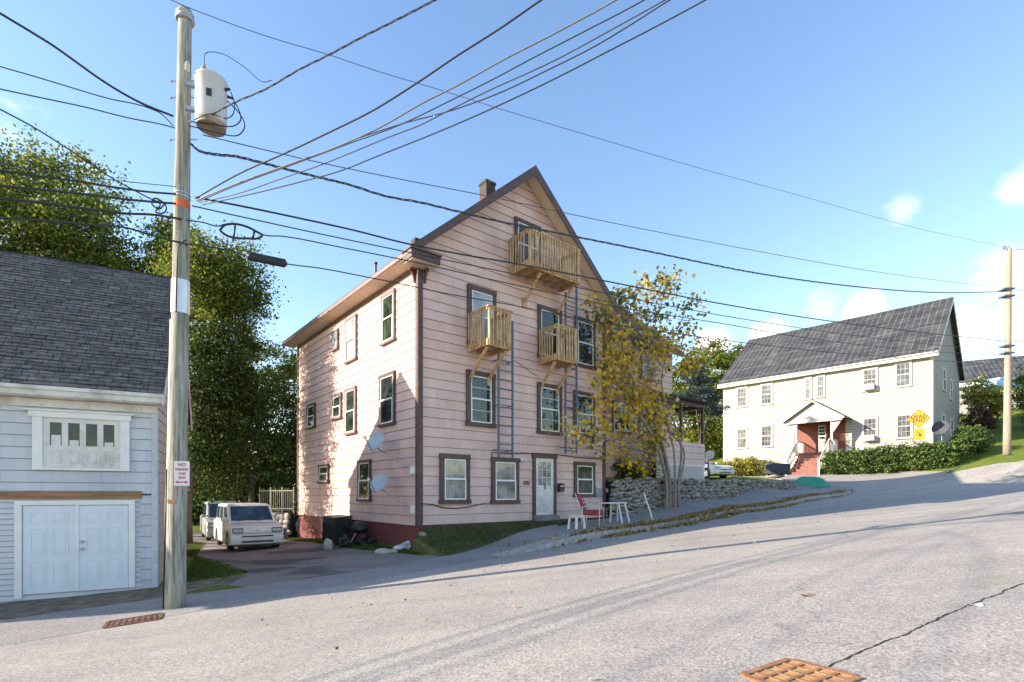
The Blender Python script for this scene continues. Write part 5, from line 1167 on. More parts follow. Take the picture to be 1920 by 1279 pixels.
# ---------------------------------------------------------------- vehicles
def boxcar(name,label,loc,rz,paint,Lc=3.95,Wc=1.70,Hc=1.62,belt=1.0,hood=.98,hoodx=1.05,noseh=.86,rear=-1.92,roofx=(-1.78,.42),cowl=1.10,cat='car',sedan=False,plate=True):
    e=empty(name,loc,rz,label,cat); hl=Lc/2; hw=Wc/2
    # side profile of the lower body with wheel arches (x forward)
    wx=(1.22,-1.27) if not sedan else (1.4,-1.35); wr=.315; ar=.37
    prof=[(-hl+.03,.34),(-hl,.6),(-hl+.03,belt-.02),(rear+.02,belt),(cowl,belt),(cowl+.05,hood),(hoodx+.45,hood-.05),(hl-.10,noseh),(hl-.03,noseh-.14),(hl-.04,.55),(hl,.50),(hl-.01,.26),(hl-.12,.22)]
    for cxw in wx:
        prof.append((cxw+ar,.22))
        for k in range(1,10): t=math.pi*k/10; prof.append((cxw+ar*math.cos(t),.30+ar*math.sin(t)))
        prof.append((cxw-ar,.22))
    prof=prof
    # keep rear arch order: profile runs rear-bottom up over the top to the nose, then back along the sill
    m=MB(); m.prism(prof+[(-hl+.1,.24)],lambda x,z:(x,-hw,z),lambda x,z:(x,hw,z))
    b=m.build('body',paint,e,bevel=.045,seg=3,ang=28,fixn=True,smooth=True)
    # greenhouse
    t=.13 if not sedan else .2
    x0,x1=rear+.03,cowl; rx0,rx1=roofx; zt=Hc
    bq=[(x0,-hw+.06,belt-.01),(x1,-hw+.06,belt-.01),(x1,hw-.06,belt-.01),(x0,hw-.06,belt-.01)]; tq=[(rx0,-hw+t,zt-.05),(rx1,-hw+t,zt-.05),(rx1,hw-t,zt-.05),(rx0,hw-t,zt-.05)]
    m=MB(); m.hexa(bq,tq); m.build('cabin',paint,e,bevel=.05,seg=3,smooth=True)
    m=MB(); m.hexa([(rx0-.02,-hw+t-.02,zt-.08),(rx1+.03,-hw+t-.02,zt-.08),(rx1+.03,hw-t+.02,zt-.08),(rx0-.02,hw-t+.02,zt-.08)],[(rx0+.08,-hw+t+.08,zt),(rx1-.08,-hw+t+.08,zt),(rx1-.08,hw-t-.08,zt),(rx0+.08,hw-t-.08,zt)]); m.build('roof',paint,e,bevel=.03,seg=3,smooth=True)
    def q(cs,u0,u1,v0,v1,off,nm,mt):
        cs=[Vector(c) for c in cs]
        def bl(u,v): return cs[0].lerp(cs[1],u).lerp(cs[3].lerp(cs[2],u),v)
        p=[bl(u0,v0),bl(u1,v0),bl(u1,v1),bl(u0,v1)]; n=(p[1]-p[0]).cross(p[3]-p[0]).normalized()*off
        m=MB(); m.add([x+n for x in p]+[x-n*.5 for x in p],[(0,1,2,3),(0,4,5,1),(1,5,6,2),(2,6,7,3),(3,7,4,0)]); return m.build(nm,mt,e,fixn=False)
    q([bq[1],bq[2],tq[2],tq[1]],.06,.94,.07,.93,.008,'windshield',M['carglass'])
    q([bq[3],bq[0],tq[0],tq[3]],.1,.9,.12,.9,.008,'rear_window',M['carglass'])
    for (A,B,C,Dd) in ((bq[0],bq[1],tq[1],tq[0]),(bq[2],bq[3],tq[3],tq[2])):
        fl=(A is bq[2])
        for (u0,u1) in ((.05,.30),(.34,.62),(.66,.93)):
            if fl: u0,u1=1-u1,1-u0
            q([A,B,C,Dd],u0,u1,.12,.90,.008,'side_window',M['carglass'])
    for cxw in wx:
        for sy in (-1,1):
            m=MB(); y0=sy*(hw-.21); y1=sy*(hw-.015)
            pr=[(.19,0),(wr-.03,0),(wr,.03),(wr,.17),(wr-.03,.2),(.19,.2)]
            n=28; vs=[];fs=[]
            for (r_,u) in pr:
                for j in range(n): a=2*math.pi*j/n; vs.append((cxw+r_*math.cos(a),sy*(hw-.21+u*.95),wr+r_*math.sin(a)))
            for i in range(len(pr)-1):
                for j in range(n): fs.append((i*n+j,i*n+(j+1)%n,(i+1)*n+(j+1)%n,(i+1)*n+j))
            m.add(vs,fs); wl=m.build('wheel',M['tyre'],e,fixn=True,smooth=False)
            m=MB(); vs=[(cxw,sy*(hw-.05),wr)]; 
            for j in range(n): a=2*math.pi*j/n; vs.append((cxw+.2*math.cos(a),sy*(hw-.035),wr+.2*math.sin(a)))
            m.add(vs,[(0,j+1,(j+1)%n+1) for j in range(n)])
            for j in range(7):
                a=2*math.pi*j/7; m.bar((cxw,sy*(hw-.03),wr),(cxw+.185*math.cos(a),sy*(hw-.025),wr+.185*math.sin(a)),.03,.03)
            m.build('rim',M['chrome'],wl,fixn=True)
        
    for sy in (-1,1):
        m=MB(); y0,y1=sorted((sy*(hw-.40),sy*(hw-.06))); m.box(hl-.10,hl-.022,y0,y1,noseh-.22,noseh-.05); m.build('headlight_surround',M['black'],e,bevel=.02); m=MB(); m.box(hl-.10,hl-.012,y0+.02,y1-.02,noseh-.20,noseh-.07); m.build('headlight',M['lamp'],e,bevel=.025,seg=2)
        m=MB(); y0,y1=sorted((sy*(hw-.04),sy*(hw+.14))); m.box(cowl-.28,cowl-.16,y0,y1,belt+.02,belt+.17); m.build('mirror',paint,e,bevel=.035,seg=3)
        m=MB(); y0,y1=sorted((sy*(hw-.16),sy*(hw-.03))); m.box(-hl-.005,-hl+.08,y0,y1,.62,.9); m.build('tail_lamp',M['red_cush'],e,bevel=.02)
    m=MB(); m.box(hl-.03,hl+.004,-.5,.5,.50,.545); m.build('grille',M['black'],e); m=MB(); m.box(hl-.03,hl+.007,-.5,.5,.31,.37); m.build('grille',M['black'],e)
    m=MB(); m.box(hl-.05,hl-.022,-.055,.055,noseh-.17,noseh-.11); m.build('badge',M['chrome'],e,bevel=.02)
    if plate: m=MB(); m.box(hl,hl+.012,-.16,.16,.39,.49); m.build('number_plate',M['oldwhite'],e,bevel=.004)
    m=MB(); m.box(-hl+.15,hl-.15,-hw+.1,hw-.1,.17,.30); m.build('underbody',M['black'],e)
    for sy in (-1,1):
        for xx in ((.62,-.35,-1.25) if not sedan else (.85,-.15,-1.05)):
            m=MB(); y0,y1=sorted((sy*(hw-.012),sy*(hw+.0025))); m.box(xx-.006,xx+.006,y0,y1,.36,belt-.03); m.build('door_seam',M['black'],e)
        for xx in ((-.22,-1.1) if not sedan else (.0,-.9)):
            m=MB(); y0,y1=sorted((sy*(hw-.01),sy*(hw+.03))); m.box(xx,xx+.16,y0,y1,belt-.14,belt-.105); m.build('door_handle',paint,e,bevel=.01)
        m=MB(); y0,y1=sorted((sy*(hw-.02),sy*(hw+.006))); m.box(-hl+.75,hl-.85,y0,y1,.22,.27); m.build('sill',M['black'],e)
    m=MB(); m.box(hoodx+.3,hoodx+.31,-hw+.15,hw-.15,hood-.06,hood-.02); m.box(hl-.032,hl-.026,-hw+.08,hw-.08,noseh-.245,noseh-.235); m.build('bonnet_seam',M['black'],e)
    m=MB(); m.bar((cowl+.02,-.5,belt+.02),(cowl-.12,.05,belt+.14),.015,.015); m.bar((cowl+.02,.15,belt+.02),(cowl-.12,.6,belt+.14),.015,.015); m.build('wiper',M['black'],e)
    return e
hd=Vector((.60,-.80)); fx,fy=-8.83,18.2
cxx,cyy=fx-hd.x*1.97,fy-hd.y*1.97
boxcar('parked_car','white boxy small car parked beside the pink house, facing the street',(cxx,cyy,H(cxx,cyy)+.0),math.atan2(hd.y,hd.x),M['carw'])
c2x,c2y=-13.55,24.7
boxcar('parked_car','silver grey wagon parked behind the white boxy car',(c2x,c2y,H(c2x,c2y)),math.atan2(hd.y,hd.x)-.05,M['carsilver'],Lc=4.5,Wc=1.75,Hc=1.72,rear=-2.15,roofx=(-1.9,.35),cowl=1.15,hoodx=1.2)
q=at(1338,893,34); boxcar('parked_car','white sedan half hidden behind the porch, by the yellow bush',(q.x-.5,q.y+1.4,q.z-.12),R(-62),M['carw'],Lc=4.4,Wc=1.75,Hc=1.42,belt=.92,hood=.88,hoodx=1.35,noseh=.72,rear=-1.75,roofx=(-1.15,.1),cowl=.95,sedan=True)
# ---------------------------------------------------------------- satellite dishes
def dish(px,py,mpx,mpy,label):
    b,z=onplane(C0,NV,px,py); O=Vector((C0[0]+NV[0]*b-UX*.75,C0[1]+NV[1]*b-UY*.75,z)); b2,z2=onplane(C0,NV,mpx,mpy); Mt=Vector((C0[0]+NV[0]*b2-UX*.03,C0[1]+NV[1]*b2-UY*.03,z2))
    # the arm meets the wall just behind the corner
    e=empty('satellite_dish',Mt,0,label,'satellite dish','satellite dishes on the wall of the pink house')
    aim=Vector((-.45,-.70,.42)).normalized(); rot=aim.to_track_quat('Z','Y').to_matrix(); c=O-Mt
    m=MB(); vs=[];n=28;k=6
    for sgn in (0,1):
        for i in range(1,k+1):
            r_=.32*i/k
            for j in range(n):
                a=2*math.pi*j/n; v=Vector((r_*math.cos(a)*1.12,r_*math.sin(a),.8*r_*r_-.07+(-.012 if sgn else 0))); vs.append(rot@v+c)
    fs=[]
    for sgn in (0,1):
        o=sgn*k*n
        for i in range(k-1):
            for j in range(n):
                f=(o+i*n+j,o+i*n+(j+1)%n,o+(i+1)*n+(j+1)%n,o+(i+1)*n+j); fs.append(f if not sgn else f[::-1])
        f=tuple(o+j for j in range(n)); fs.append(f if sgn==0 else f[::-1])
    for j in range(n): a_=(k-1)*n+j; b_=(k-1)*n+(j+1)%n; fs.append((a_,b_,b_+k*n,a_+k*n))
    m.add(vs,fs); m.build('reflector',M['dish'],e,smooth=False)
    m=MB(); f=rot@Vector((0,-.12,.42))+c; rim=rot@Vector((0,-.35,-.02))+c; m.bar(rim,f,.03,.03); m.build('feed_arm',M['metal'],e)
    m=MB(); m.ico(f,(.05,.05,.05),1,2,.02); m.build('feed_horn',M['oldwhite'],e,smooth=True)
    m=MB(); back=rot@Vector((0,0,-.1))+c; el=Vector((back.x*1.0,back.y,back.z-.18)); m.tube([back,el,Vector((0,0,0))],.022,8); m.box(-.08,.08,-.08,.08,-.12,.12); m.build('mast',M['metal'],e)
dish(745,830,776,882,'upper pale round satellite dish on an arm at the house corner'); dish(752,905,776,955,'lower pale round satellite dish on an arm at the house corner')
# ---------------------------------------------------------------- bits around the houses
def pt(px,py,Y): return at(px,py,Y)
# mailbox by the door
a,z=onplane(C0,UV,1048,914); q=Vector((C0[0]+a*UX+.05*UY,C0[1]+a*UY-.05*UX,z)); e=empty('mailbox',(q.x,q.y,q.z-.16),AZ,'small black metal mailbox on the wall right of the white door','mailbox')
m=MB(); m.box(-.12,.12,-.13,0,0,.25); m.build('case',M['black'],e,bevel=.01); m=MB(); m.hexa([(-.135,-.16,.245),(.135,-.16,.245),(.135,.0,.30),(-.135,.0,.30)],[(-.135,-.16,.26),(.135,-.16,.26),(.135,.0,.32),(-.135,.0,.32)]); m.build('lid',M['black'],e); m=MB(); m.box(-.10,.10,-.135,-.13,.19,.23); m.build('slot',M['oldwhite'],e)
a,z=onplane(C0,UV,1122,924); q=Vector((C0[0]+a*UX+.02*UY,C0[1]+a*UY-.02*UX,z)); e=empty('wall_vent',(q.x,q.y,q.z-.2),AZ,'grey louvred vent in the pink wall behind the red chair','vent')
m=MB(); m.box(-.16,.16,-.04,0,0,.42); m.build('frame',M['metal'],e,bevel=.008); m=MB(); [m.box(-.13,.13,-.055,-.04,.04+k*.06,.07+k*.06) for k in range(6)]; m.build('louvres',M['iron'],e)
# garden chair with red cushions
def ch(px,py,Y,rz,name,label,cat): 
    q=at(px,py,Y); return empty(name,(q.x,q.y,H(q.x,q.y)+.18),rz,label,cat)
e=ch(1112,972,18.2,AZ+R(28),'garden_chair','metal garden chair with dark red patterned cushions in front of the pink house','chair')
e.scale=(1.12,1.12,1.08)
m=MB(); m.box(-.27,.27,-.28,.26,.36,.52); m.build('seat',M['red_cush'],e,bevel=.04,seg=3)
m=MB(); m.hexa([(-.26,.18,.48),(.26,.18,.48),(.26,.28,.48),(-.26,.28,.48)],[(-.26,.42,1.05),(.26,.42,1.05),(.26,.52,1.03),(-.26,.52,1.03)]); bk=m.build('backrest',M['red_cush'],e,bevel=.04,seg=3)
m=MB()
for k in range(4): 
    for j in range(3): x=-.18+j*.17+(.05 if k%2 else 0); t_=.1+k*.19; m.ico((x,.18+.24*t_-.035,.5+.55*t_),(.028,.012,.045),k*7+j,1,.1)
m.build('pattern',M['oldwhite'],bk)
for sx in (-1,1):
    m=MB(); m.tube([(sx*.29,-.26,0),(sx*.29,-.27,.6),(sx*.29,-.1,.64),(sx*.29,.3,.62)],.014,8); m.tube([(sx*.29,.30,0),(sx*.29,.26,.62)],.014,8); m.tube([(sx*.29,.26,.42),(sx*.27,.5,1.06)],.014,8); m.build('side_frame',M['oldwhite'],e,smooth=True)
e=ch(1081,976,17.6,AZ,'stool','small square white plastic stool left of the red chair','stool')
m=MB(); m.box(-.2,.2,-.18,.18,.40,.44); m.build('seat',M['white'],e,bevel=.015)
for sx in (-1,1):
    for sy in (-1,1): m=MB(); m.hexa([(sx*.2-.03,sy*.18-.03,0),(sx*.2+.03,sy*.18-.03,0),(sx*.2+.03,sy*.18+.03,0),(sx*.2-.03,sy*.18+.03,0)],[(sx*.17-.025,sy*.15-.025,.4),(sx*.17+.025,sy*.15-.025,.4),(sx*.17+.025,sy*.15+.025,.4),(sx*.17-.025,sy*.15+.025,.4)]); m.build('leg',M['white'],e)
e=ch(1154,966,19.2,AZ+R(5),'table','white metal table with splayed legs beside the red chair','table')
m=MB(); m.box(-.75,.42,-.22,.22,.72,.76); m.build('tabletop',M['white'],e,bevel=.01)
for sx in (-.05,.36):
    for sy in (-1,1): m=MB(); m.bar((sx+.16*(1 if sx>0 else .6),sy*.26,0),(sx,sy*.16,.72),.045,.045); m.build('leg',M['white'],e)
e=ch(1210,960,19.8,AZ,'wooden_prop','pale forked wooden post leaning against the stone wall by the tree','post')
m=MB(); m.bar((.62,.1,0),(.32,.3,1.05),.05,.05); m.bar((.5,.2,.55),(.28,.25,.75),.04,.04); m.build('pole',M['oldwhite'],e)
for k,(px,Y,s_) in enumerate(((1058,18.6,.11),(1049,18.4,.08),(1066,18.8,.09))):
    q=at(px,972,Y); z=H(q.x,q.y)+.1; m=MB(); m.lathe([(s_*.7,0),(s_,s_*1.6),(s_*1.1,s_*1.6),(s_*.95,s_*1.5),(s_*.9,s_*1.3),(0,s_*1.3)],14); e=empty('flower_pot',(q.x,q.y,z),0,['dark flower pot between the doorstep and white stool','smallest dark flower pot right beside the doorstep','dark flower pot nearest the white stool'][k],'flower pot'); m.build('pot',M['black'],e)
    m=MB(); [m.ico((random.Random(k*9+j).uniform(-s_,s_),random.Random(k*5+j).uniform(-s_,s_),s_*1.5+random.Random(j+k).uniform(0,.1)),(.03,.03,.02),j,1,.3) for j in range(9)]; m.build('plant',M['leaf_h'],e)
# bins and junk beside the house wall
def onside(b,off): return (C0[0]+NV[0]*b-UX*off,C0[1]+NV[1]*b-UY*off)
x,y=onside(4.6,.55); zb_=H(x,y)
for k,(bb,of,lb) in enumerate(((5.6,.50,'left of two dark wheeled bins against the red basement wall'),(4.35,.75,'right of two dark wheeled bins against the red basement wall'))):
    x,y=onside(bb,of); e=empty('wheeled_bin',(x,y,H(x,y)+.0),AZ+R(-90+6*k),lb,'bin','dark wheeled bins by the pink house')
    m=MB(); m.hexa([(-.24,-.26,.04),(.24,-.26,.04),(.24,.24,.04),(-.24,.24,.04)],[(-.30,-.36,.92),(.30,-.36,.92),(.30,.32,.92),(-.30,.32,.92)]); 
    for i in range(-2,3): m.box(i*.1-.012,i*.1+.012,-.36,-.28,.1,.8)
    m.build('body',M['bin'],e,bevel=.02); m=MB(); m.hexa([(-.33,-.40,.92),(.33,-.40,.92),(.33,.36,.94),(-.33,.36,.94)],[(-.28,-.33,.98),(.28,-.33,.98),(.28,.34,1.02),(-.28,.34,1.02)]); m.build('lid',M['bin'],e,bevel=.02)
    for sx in (-1,1):
        m=MB(); m.tube([(sx*.27,.28,.1),(sx*.31,.28,.1)],.1,14); m.build('wheel',M['tyre'],e)
x,y=onside(3.35,.42); e=empty('barbecue',(x,y,H(x,y)),AZ+R(-80),'tipped black kettle grill and frame in a heap beside the bins','grill')
m=MB(); m.lathe([(.05,-.2),(.2,-.16),(.28,-.05),(.30,0),(.28,.06),(.18,.17),(.03,.2)],20,(0,0,.62)); m.build('bowl',M['black'],e,smooth=True,rot=(R(8),R(14),0))
for a in (0,120,240): m=MB(); m.bar((.35*math.cos(R(a)),.35*math.sin(R(a)),0),(.08*math.cos(R(a)),.08*math.sin(R(a)),.5),.025,.025); m.build('leg',M['metal'],e)
m=MB(); m.box(-.62,-.3,-.2,.2,.58,.61); m.build('side_shelf',M['bin'],e)
for k,(b,of,r_,lb) in enumerate(((2.9,.45,(.24,.2,.2),'crumpled black rubbish bag slumped against the red wall'),(3.2,1.0,(.22,.25,.2),'small dark rubbish bag lying on the ground by the bins'))):
    x,y=onside(b,of); m=MB(); m.ico((0,0,r_[2]*.8),r_,k+3,3,.42); m.build('rubbish_bag',M['black'],None,loc=(x,y,H(x,y)),smooth=False,label=lb,cat='rubbish bag')
q=groundpt(745,1034); m=MB(); m.ico((0,0,.08),(.42,.2,.13),11,3,.45); m.build('plastic_sheet',M['bag'],None,loc=(q[0]+.15,q[1]+.35,H(q[0],q[1])+.02),rot=(R(6),R(-12),R(25)),smooth=False,label='crumpled pale plastic sheet lying on the grass by the house corner',cat='plastic sheet')
for k,(px,py,r_,lb) in enumerate(((612,1032,(.18,.14,.22),'upright pale boulder left of the dark bins'),(722,1040,(.3,.16,.1),'flat pale stone in the grass left of the plastic sheet'))):
    q=groundpt(px,py); m=MB(); m.ico((0,0,r_[2]*.6),r_,k+20,3,.2); m.build('boulder',M['stone_l'],None,loc=(q[0],q[1]+.2,H(*q)),smooth=True,label=lb,cat='boulder')
m=MB(); rr=random.Random(4)
for k in range(46):
    h_=rr.random(); u=rr.uniform(-.3,.6)*(1-h_*.7)+.1; v=rr.uniform(-.2,.2)*(1-h_*.5); s_=rr.uniform(.04,.10); m.ico((u,v,h_*.55),(s_*1.2,s_,s_*.8),k,2,.25)
x,y=C0[0]+UX*.02+UY*.30,C0[1]+UY*.02-UX*.30
m.build('rubble_pile',M['stone_l'],None,loc=(x,y,H(x,y)),rot=(0,0,AZ),smooth=False,label='heap of pale rubble stones piled at the front corner of the pink house',cat='rubble')
# behind the stone wall: covered grill, green shell, post with lamps, umbrellas
q=at(1456,893,34); zz=yz(q.x,q.y)
e=empty('covered_grill',(q.x,q.y,max(zz,q.z-.1)),R(-30),'grill under a dark grey fabric cover on the yard above the wall','grill')
m=MB(); m.hexa([(-.7,-.38,.22),(.75,-.38,.2),(.75,.38,.2),(-.7,.38,.22)],[(-.62,-.34,1.0),(.8,-.34,.86),(.8,.34,.86),(-.62,.34,1.04)]); m.build('cover',M['cover'],e,bevel=.07,seg=3,smooth=True)
m=MB(); m.ico((-.1,0,.12),(.5,.3,.16),3,3,.15); m.build('base',M['stone'],e,smooth=True)
q=Vector((*groundpt(1521,914),0)); zz=H(q.x,q.y); print('shell',q,zz)
m=MB(); m.lathe([(.98,0),(1.0,.05),(.93,.14),(.72,.30),(.5,.38),(.2,.42),(.0,.42)],28); m.v=[(x,y*.6,z*1.5*(1+.35*(1 if x<-.2 else 0)*min(1,(-x-.2)))) for x,y,z in m.v]
m.build('sandbox_lid',M['green_p'],None,loc=(q.x,q.y,zz+.03),rot=(R(4),R(3),R(-32)),smooth=True,label='glossy green plastic shell lying upside down at the end of the wall',cat='plastic lid')
q=at(1328,890,29.5); e=empty('post_sign',(q.x,q.y,yz(q.x,q.y)),R(-35),'thin blue post with two small white panels beside the porch','post')
m=MB(); m.box(-.03,.03,-.03,.03,0,1.35); m.box(-.55,-.50,-.03,.03,0,1.1); m.box(-.55,.0,-.02,.02,.95,.99); m.build('post',M['bluepost'],e)
m=MB(); m.lathe([(.0,0),(.26,.005),(.26,.02),(0,.025)],20); m.v=[(x-.0+.1,-.05-z,1.45+y) for x,y,z in m.v]; n0=len(m.v); m.build('panel',M['white'],e)
m=MB(); m.lathe([(.0,0),(.18,.005),(.18,.02),(0,.025)],20); m.v=[(x-.42,-.05-z,1.28+y*1.3) for x,y,z in m.v]; m.build('panel',M['white'],e)
# ---------------------------------------------------------------- foliage
def leafmesh(name,pts,size,mats,mi,parent=None,seed=1,aspect=.62,flat=0,loc=(0,0,0),**k):
    rs=np.random.RandomState(seed); n=len(pts); pts=np.asarray(pts,float)
    a=rs.normal(size=(n,3)); a/=np.linalg.norm(a,axis=1)[:,None]; b=rs.normal(size=(n,3))
    if flat: a[:,2]*=(1-flat); a/=np.linalg.norm(a,axis=1)[:,None]; b[:,2]*=(1-flat)
    b-= (a*b).sum(1)[:,None]*a; b/=np.linalg.norm(b,axis=1)[:,None]
    s=size*rs.uniform(.55,1.3,n)[:,None]
    V=np.empty((n,4,3)); nn=np.cross(a,b)
    V[:,0]=pts-a*s*.5; V[:,1]=pts+b*s*aspect*.5+nn*s*.08; V[:,2]=pts+a*s*.5; V[:,3]=pts-b*s*aspect*.5+nn*s*.08
    me=bpy.data.meshes.new(name); me.vertices.add(n*4); me.loops.add(n*4); me.polygons.add(n)
    me.vertices.foreach_set('co',V.reshape(-1).astype(np.float32)); me.loops.foreach_set('vertex_index',np.arange(n*4,dtype=np.int32))
    me.polygons.foreach_set('loop_start',np.arange(0,n*4,4,dtype=np.int32)); me.polygons.foreach_set('loop_total',np.full(n,4,dtype=np.int32))
    for m_ in mats: me.materials.append(m_)
    if len(mats)>1: me.polygons.foreach_set('material_index',np.asarray(mi,dtype=np.int32))
    me.update(); me.validate()
    o=bpy.data.objects.new(name,me); COL.objects.link(o); o.parent=parent; o.location=loc
    return tag(o,k.get('label'),k.get('cat'),k.get('group'),k.get('kind'))
def crown(blobs,n,seed,clump=.38,per=26,shell=.55):
    """leaf points gathered in small clumps inside uneven ellipsoids"""
    rs=np.random.RandomState(seed); vol=np.array([b[3]*b[4]*b[5] for b in blobs])**.72; pr=vol/vol.sum(); P_=[];I=[]
    nc=max(1,n//per); ch=rs.choice(len(blobs),nc,p=pr)
    for bi in ch:
        b=blobs[bi]; d=rs.normal(size=3); d/=np.linalg.norm(d); r=rs.uniform(0,1)**(1/3.) if rs.rand()>shell else rs.uniform(.8,1.06)
        lump=1+.30*math.sin(5*d[0]+bi*1.7+seed)*math.sin(4*d[1]+bi)+.2*math.sin(9*d[2]+3*d[0]+seed)
        c=np.array(b[:3])+d*np.array(b[3:6])*r*lump; k=rs.randint(per//2,per*3//2)
        q=c+rs.normal(size=(k,3))*clump*np.array([1,1,.5])*rs.uniform(.5,1.25); P_.append(q); I+= [bi]*k
    return np.concatenate(P_),np.array(I)
def tree(name,label,base,blobs,n,size,mats,bmi=None,trunk_r=.22,seed=1,bark='bark',clump=.4,cat='tree',group=None,per=62,shell=.6,fork=.35,flat=0):
    x,y=base; z=H(x,y); e=empty(name,(x,y,z),0,label,cat,group); top=max(b[2] for b in blobs)-z
    rr=random.Random(seed); m=MB(); cxm=sum(b[0] for b in blobs)/len(blobs)-x; cym=sum(b[1] for b in blobs)/len(blobs)-y
    fz=top*fork; f=Vector((cxm*.25,cym*.25,fz))
    tr=[Vector((0,0,-.2)),Vector((0,0,fz*.3)),Vector((cxm*.1,cym*.1,fz*.7)),f]; m.tube(tr,[trunk_r*1.35,trunk_r,trunk_r*.88,trunk_r*.75],10)
    m.build('trunk',M[bark],e,smooth=True)
    m=MB()
    for b in blobs:
        c=Vector((b[0]-x,b[1]-y,b[2]-z)); st=f.lerp(Vector((cxm*.1,cym*.1,fz*.7)),rr.random()); mid=st.lerp(c,.5)+Vector((rr.uniform(-.3,.3),rr.uniform(-.3,.3),rr.uniform(0,.5)))
        m.tube([st,mid,c],[trunk_r*.42,trunk_r*.25,trunk_r*.09],6)
        for k in range(5):
            d=Vector((rr.gauss(0,1),rr.gauss(0,1),rr.gauss(.3,.8))).normalized(); t_=c+Vector((d.x*b[3],d.y*b[4],d.z*b[5]))*1.0; s2=mid.lerp(c,rr.random()); m.tube([s2,s2.lerp(t_,.5)+Vector((0,0,.15)),t_],[trunk_r*.14,trunk_r*.09,trunk_r*.03],5)
    m.build('limbs',M[bark],e,smooth=True)
    pts,I=crown(blobs,n,seed,clump,per,shell); pts=pts-np.array([x,y,z])
    mi=[bmi[i] for i in I] if bmi else None
    leafmesh('crown',pts,size,mats,mi,e,seed,flat=flat)
    return e
def B(px,py,Y,rx,rz,ry=None):
    """ellipsoid whose silhouette is centred on a point at depth Y, half sizes in metres"""
    q=at(px,py,Y); return (q.x,q.y,q.z,rx,ry or rx,rz)
LG,LY,LD,LH=M['leaf_g'],M['leaf_y'],M['leaf_d'],M['leaf_h']
def bs(Y,l): return [B(px,py,Y+dy,hx*Y/F,hz*Y/F,ry) for px,py,hx,hz,dy,ry in l]
# left: big maple-like tree behind the garage
b=bs(24,[(60,345,75,50,0,2),(150,345,60,48,1,2),(20,420,100,60,0,2.4),(130,430,90,60,0,2.4),(192,462,45,35,1,1.6),(60,510,110,60,1,2.5),(180,500,70,40,1,2),(-60,400,90,90,0,2.5),(-80,520,110,90,1,2.5)])
t_=at(60,900,24); tree('maple_tree','big tree with yellow green leaves rising behind the garage roof',(t_.x,t_.y),b,52000,.16,[LY,LG],[0,0,1,0,1,1,0,0,1],.35,11,clump=.45)
b=bs(27,[(330,440,32,24,0,1),(305,490,30,25,0,1.0),(330,500,45,40,0,1.6),(265,520,35,18,0,1.2)])
t_=at(300,950,27); tree('maple_tree','yellowing tree crown seen just left of the tall utility pole',(t_.x,t_.y),b,12000,.15,[LY],None,.18,12,clump=.35)
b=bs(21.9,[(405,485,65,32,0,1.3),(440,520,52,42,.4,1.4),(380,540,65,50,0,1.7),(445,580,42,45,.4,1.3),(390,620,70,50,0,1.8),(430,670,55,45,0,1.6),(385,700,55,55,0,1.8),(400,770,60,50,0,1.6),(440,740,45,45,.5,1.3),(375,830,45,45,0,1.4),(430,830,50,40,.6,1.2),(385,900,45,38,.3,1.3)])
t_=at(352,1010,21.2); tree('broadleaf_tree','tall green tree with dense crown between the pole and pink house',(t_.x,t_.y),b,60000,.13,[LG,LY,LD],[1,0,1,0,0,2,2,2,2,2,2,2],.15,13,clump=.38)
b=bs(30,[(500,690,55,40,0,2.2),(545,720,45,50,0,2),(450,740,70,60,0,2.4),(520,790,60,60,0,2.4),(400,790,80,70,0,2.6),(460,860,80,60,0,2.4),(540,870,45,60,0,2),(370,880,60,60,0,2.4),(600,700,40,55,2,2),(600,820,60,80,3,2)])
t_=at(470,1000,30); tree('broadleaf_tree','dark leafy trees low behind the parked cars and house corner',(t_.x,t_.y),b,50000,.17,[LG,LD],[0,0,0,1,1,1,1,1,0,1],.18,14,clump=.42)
b=bs(34,[(380,900,80,60,0,2),(450,930,80,55,0,2),(530,930,70,60,0,2),(350,980,60,40,0,2),(460,990,90,40,0,2),(300,930,70,70,0,2),(220,900,90,100,0,2),(550,980,60,40,0,2)])
t_=at(420,990,34); tree('shrub_thicket','dark undergrowth thicket at the end of the driveway',(t_.x,t_.y),b,26000,.22,[LD],None,.15,15,clump=.45,cat='shrubs')
# behind, between the houses
b=bs(57,[(1330,690,42,40,0,2.5),(1370,668,26,26,0,1.5),(1300,720,40,50,0,2.5),(1345,770,40,50,0,2.5),(1290,800,45,60,0,2.5),(1340,840,45,45,0,2.5),(1382,690,14,30,2,1.2),(1260,740,40,60,0,2)])
t_=at(1325,860,57); tree('broadleaf_tree','sunlit green tree between the pink porch and white house',(t_.x,t_.y),b,24000,.32,[LY,LG],[0,0,1,0,1,0,0,0],.3,16,clump=.5)
b=bs(38,[(1318,740,26,12,0,.7),(1338,768,20,10,.5,.6),(1305,712,18,14,0,.6),(1312,690,10,12,0,.4)])
t_=at(1312,885,38); tree('spruce_tree','dark blue green spruce boughs beyond the porch roof',(t_.x,t_.y),b,7000,.11,[M['leaf_s']],None,.12,17,clump=.22,flat=0)
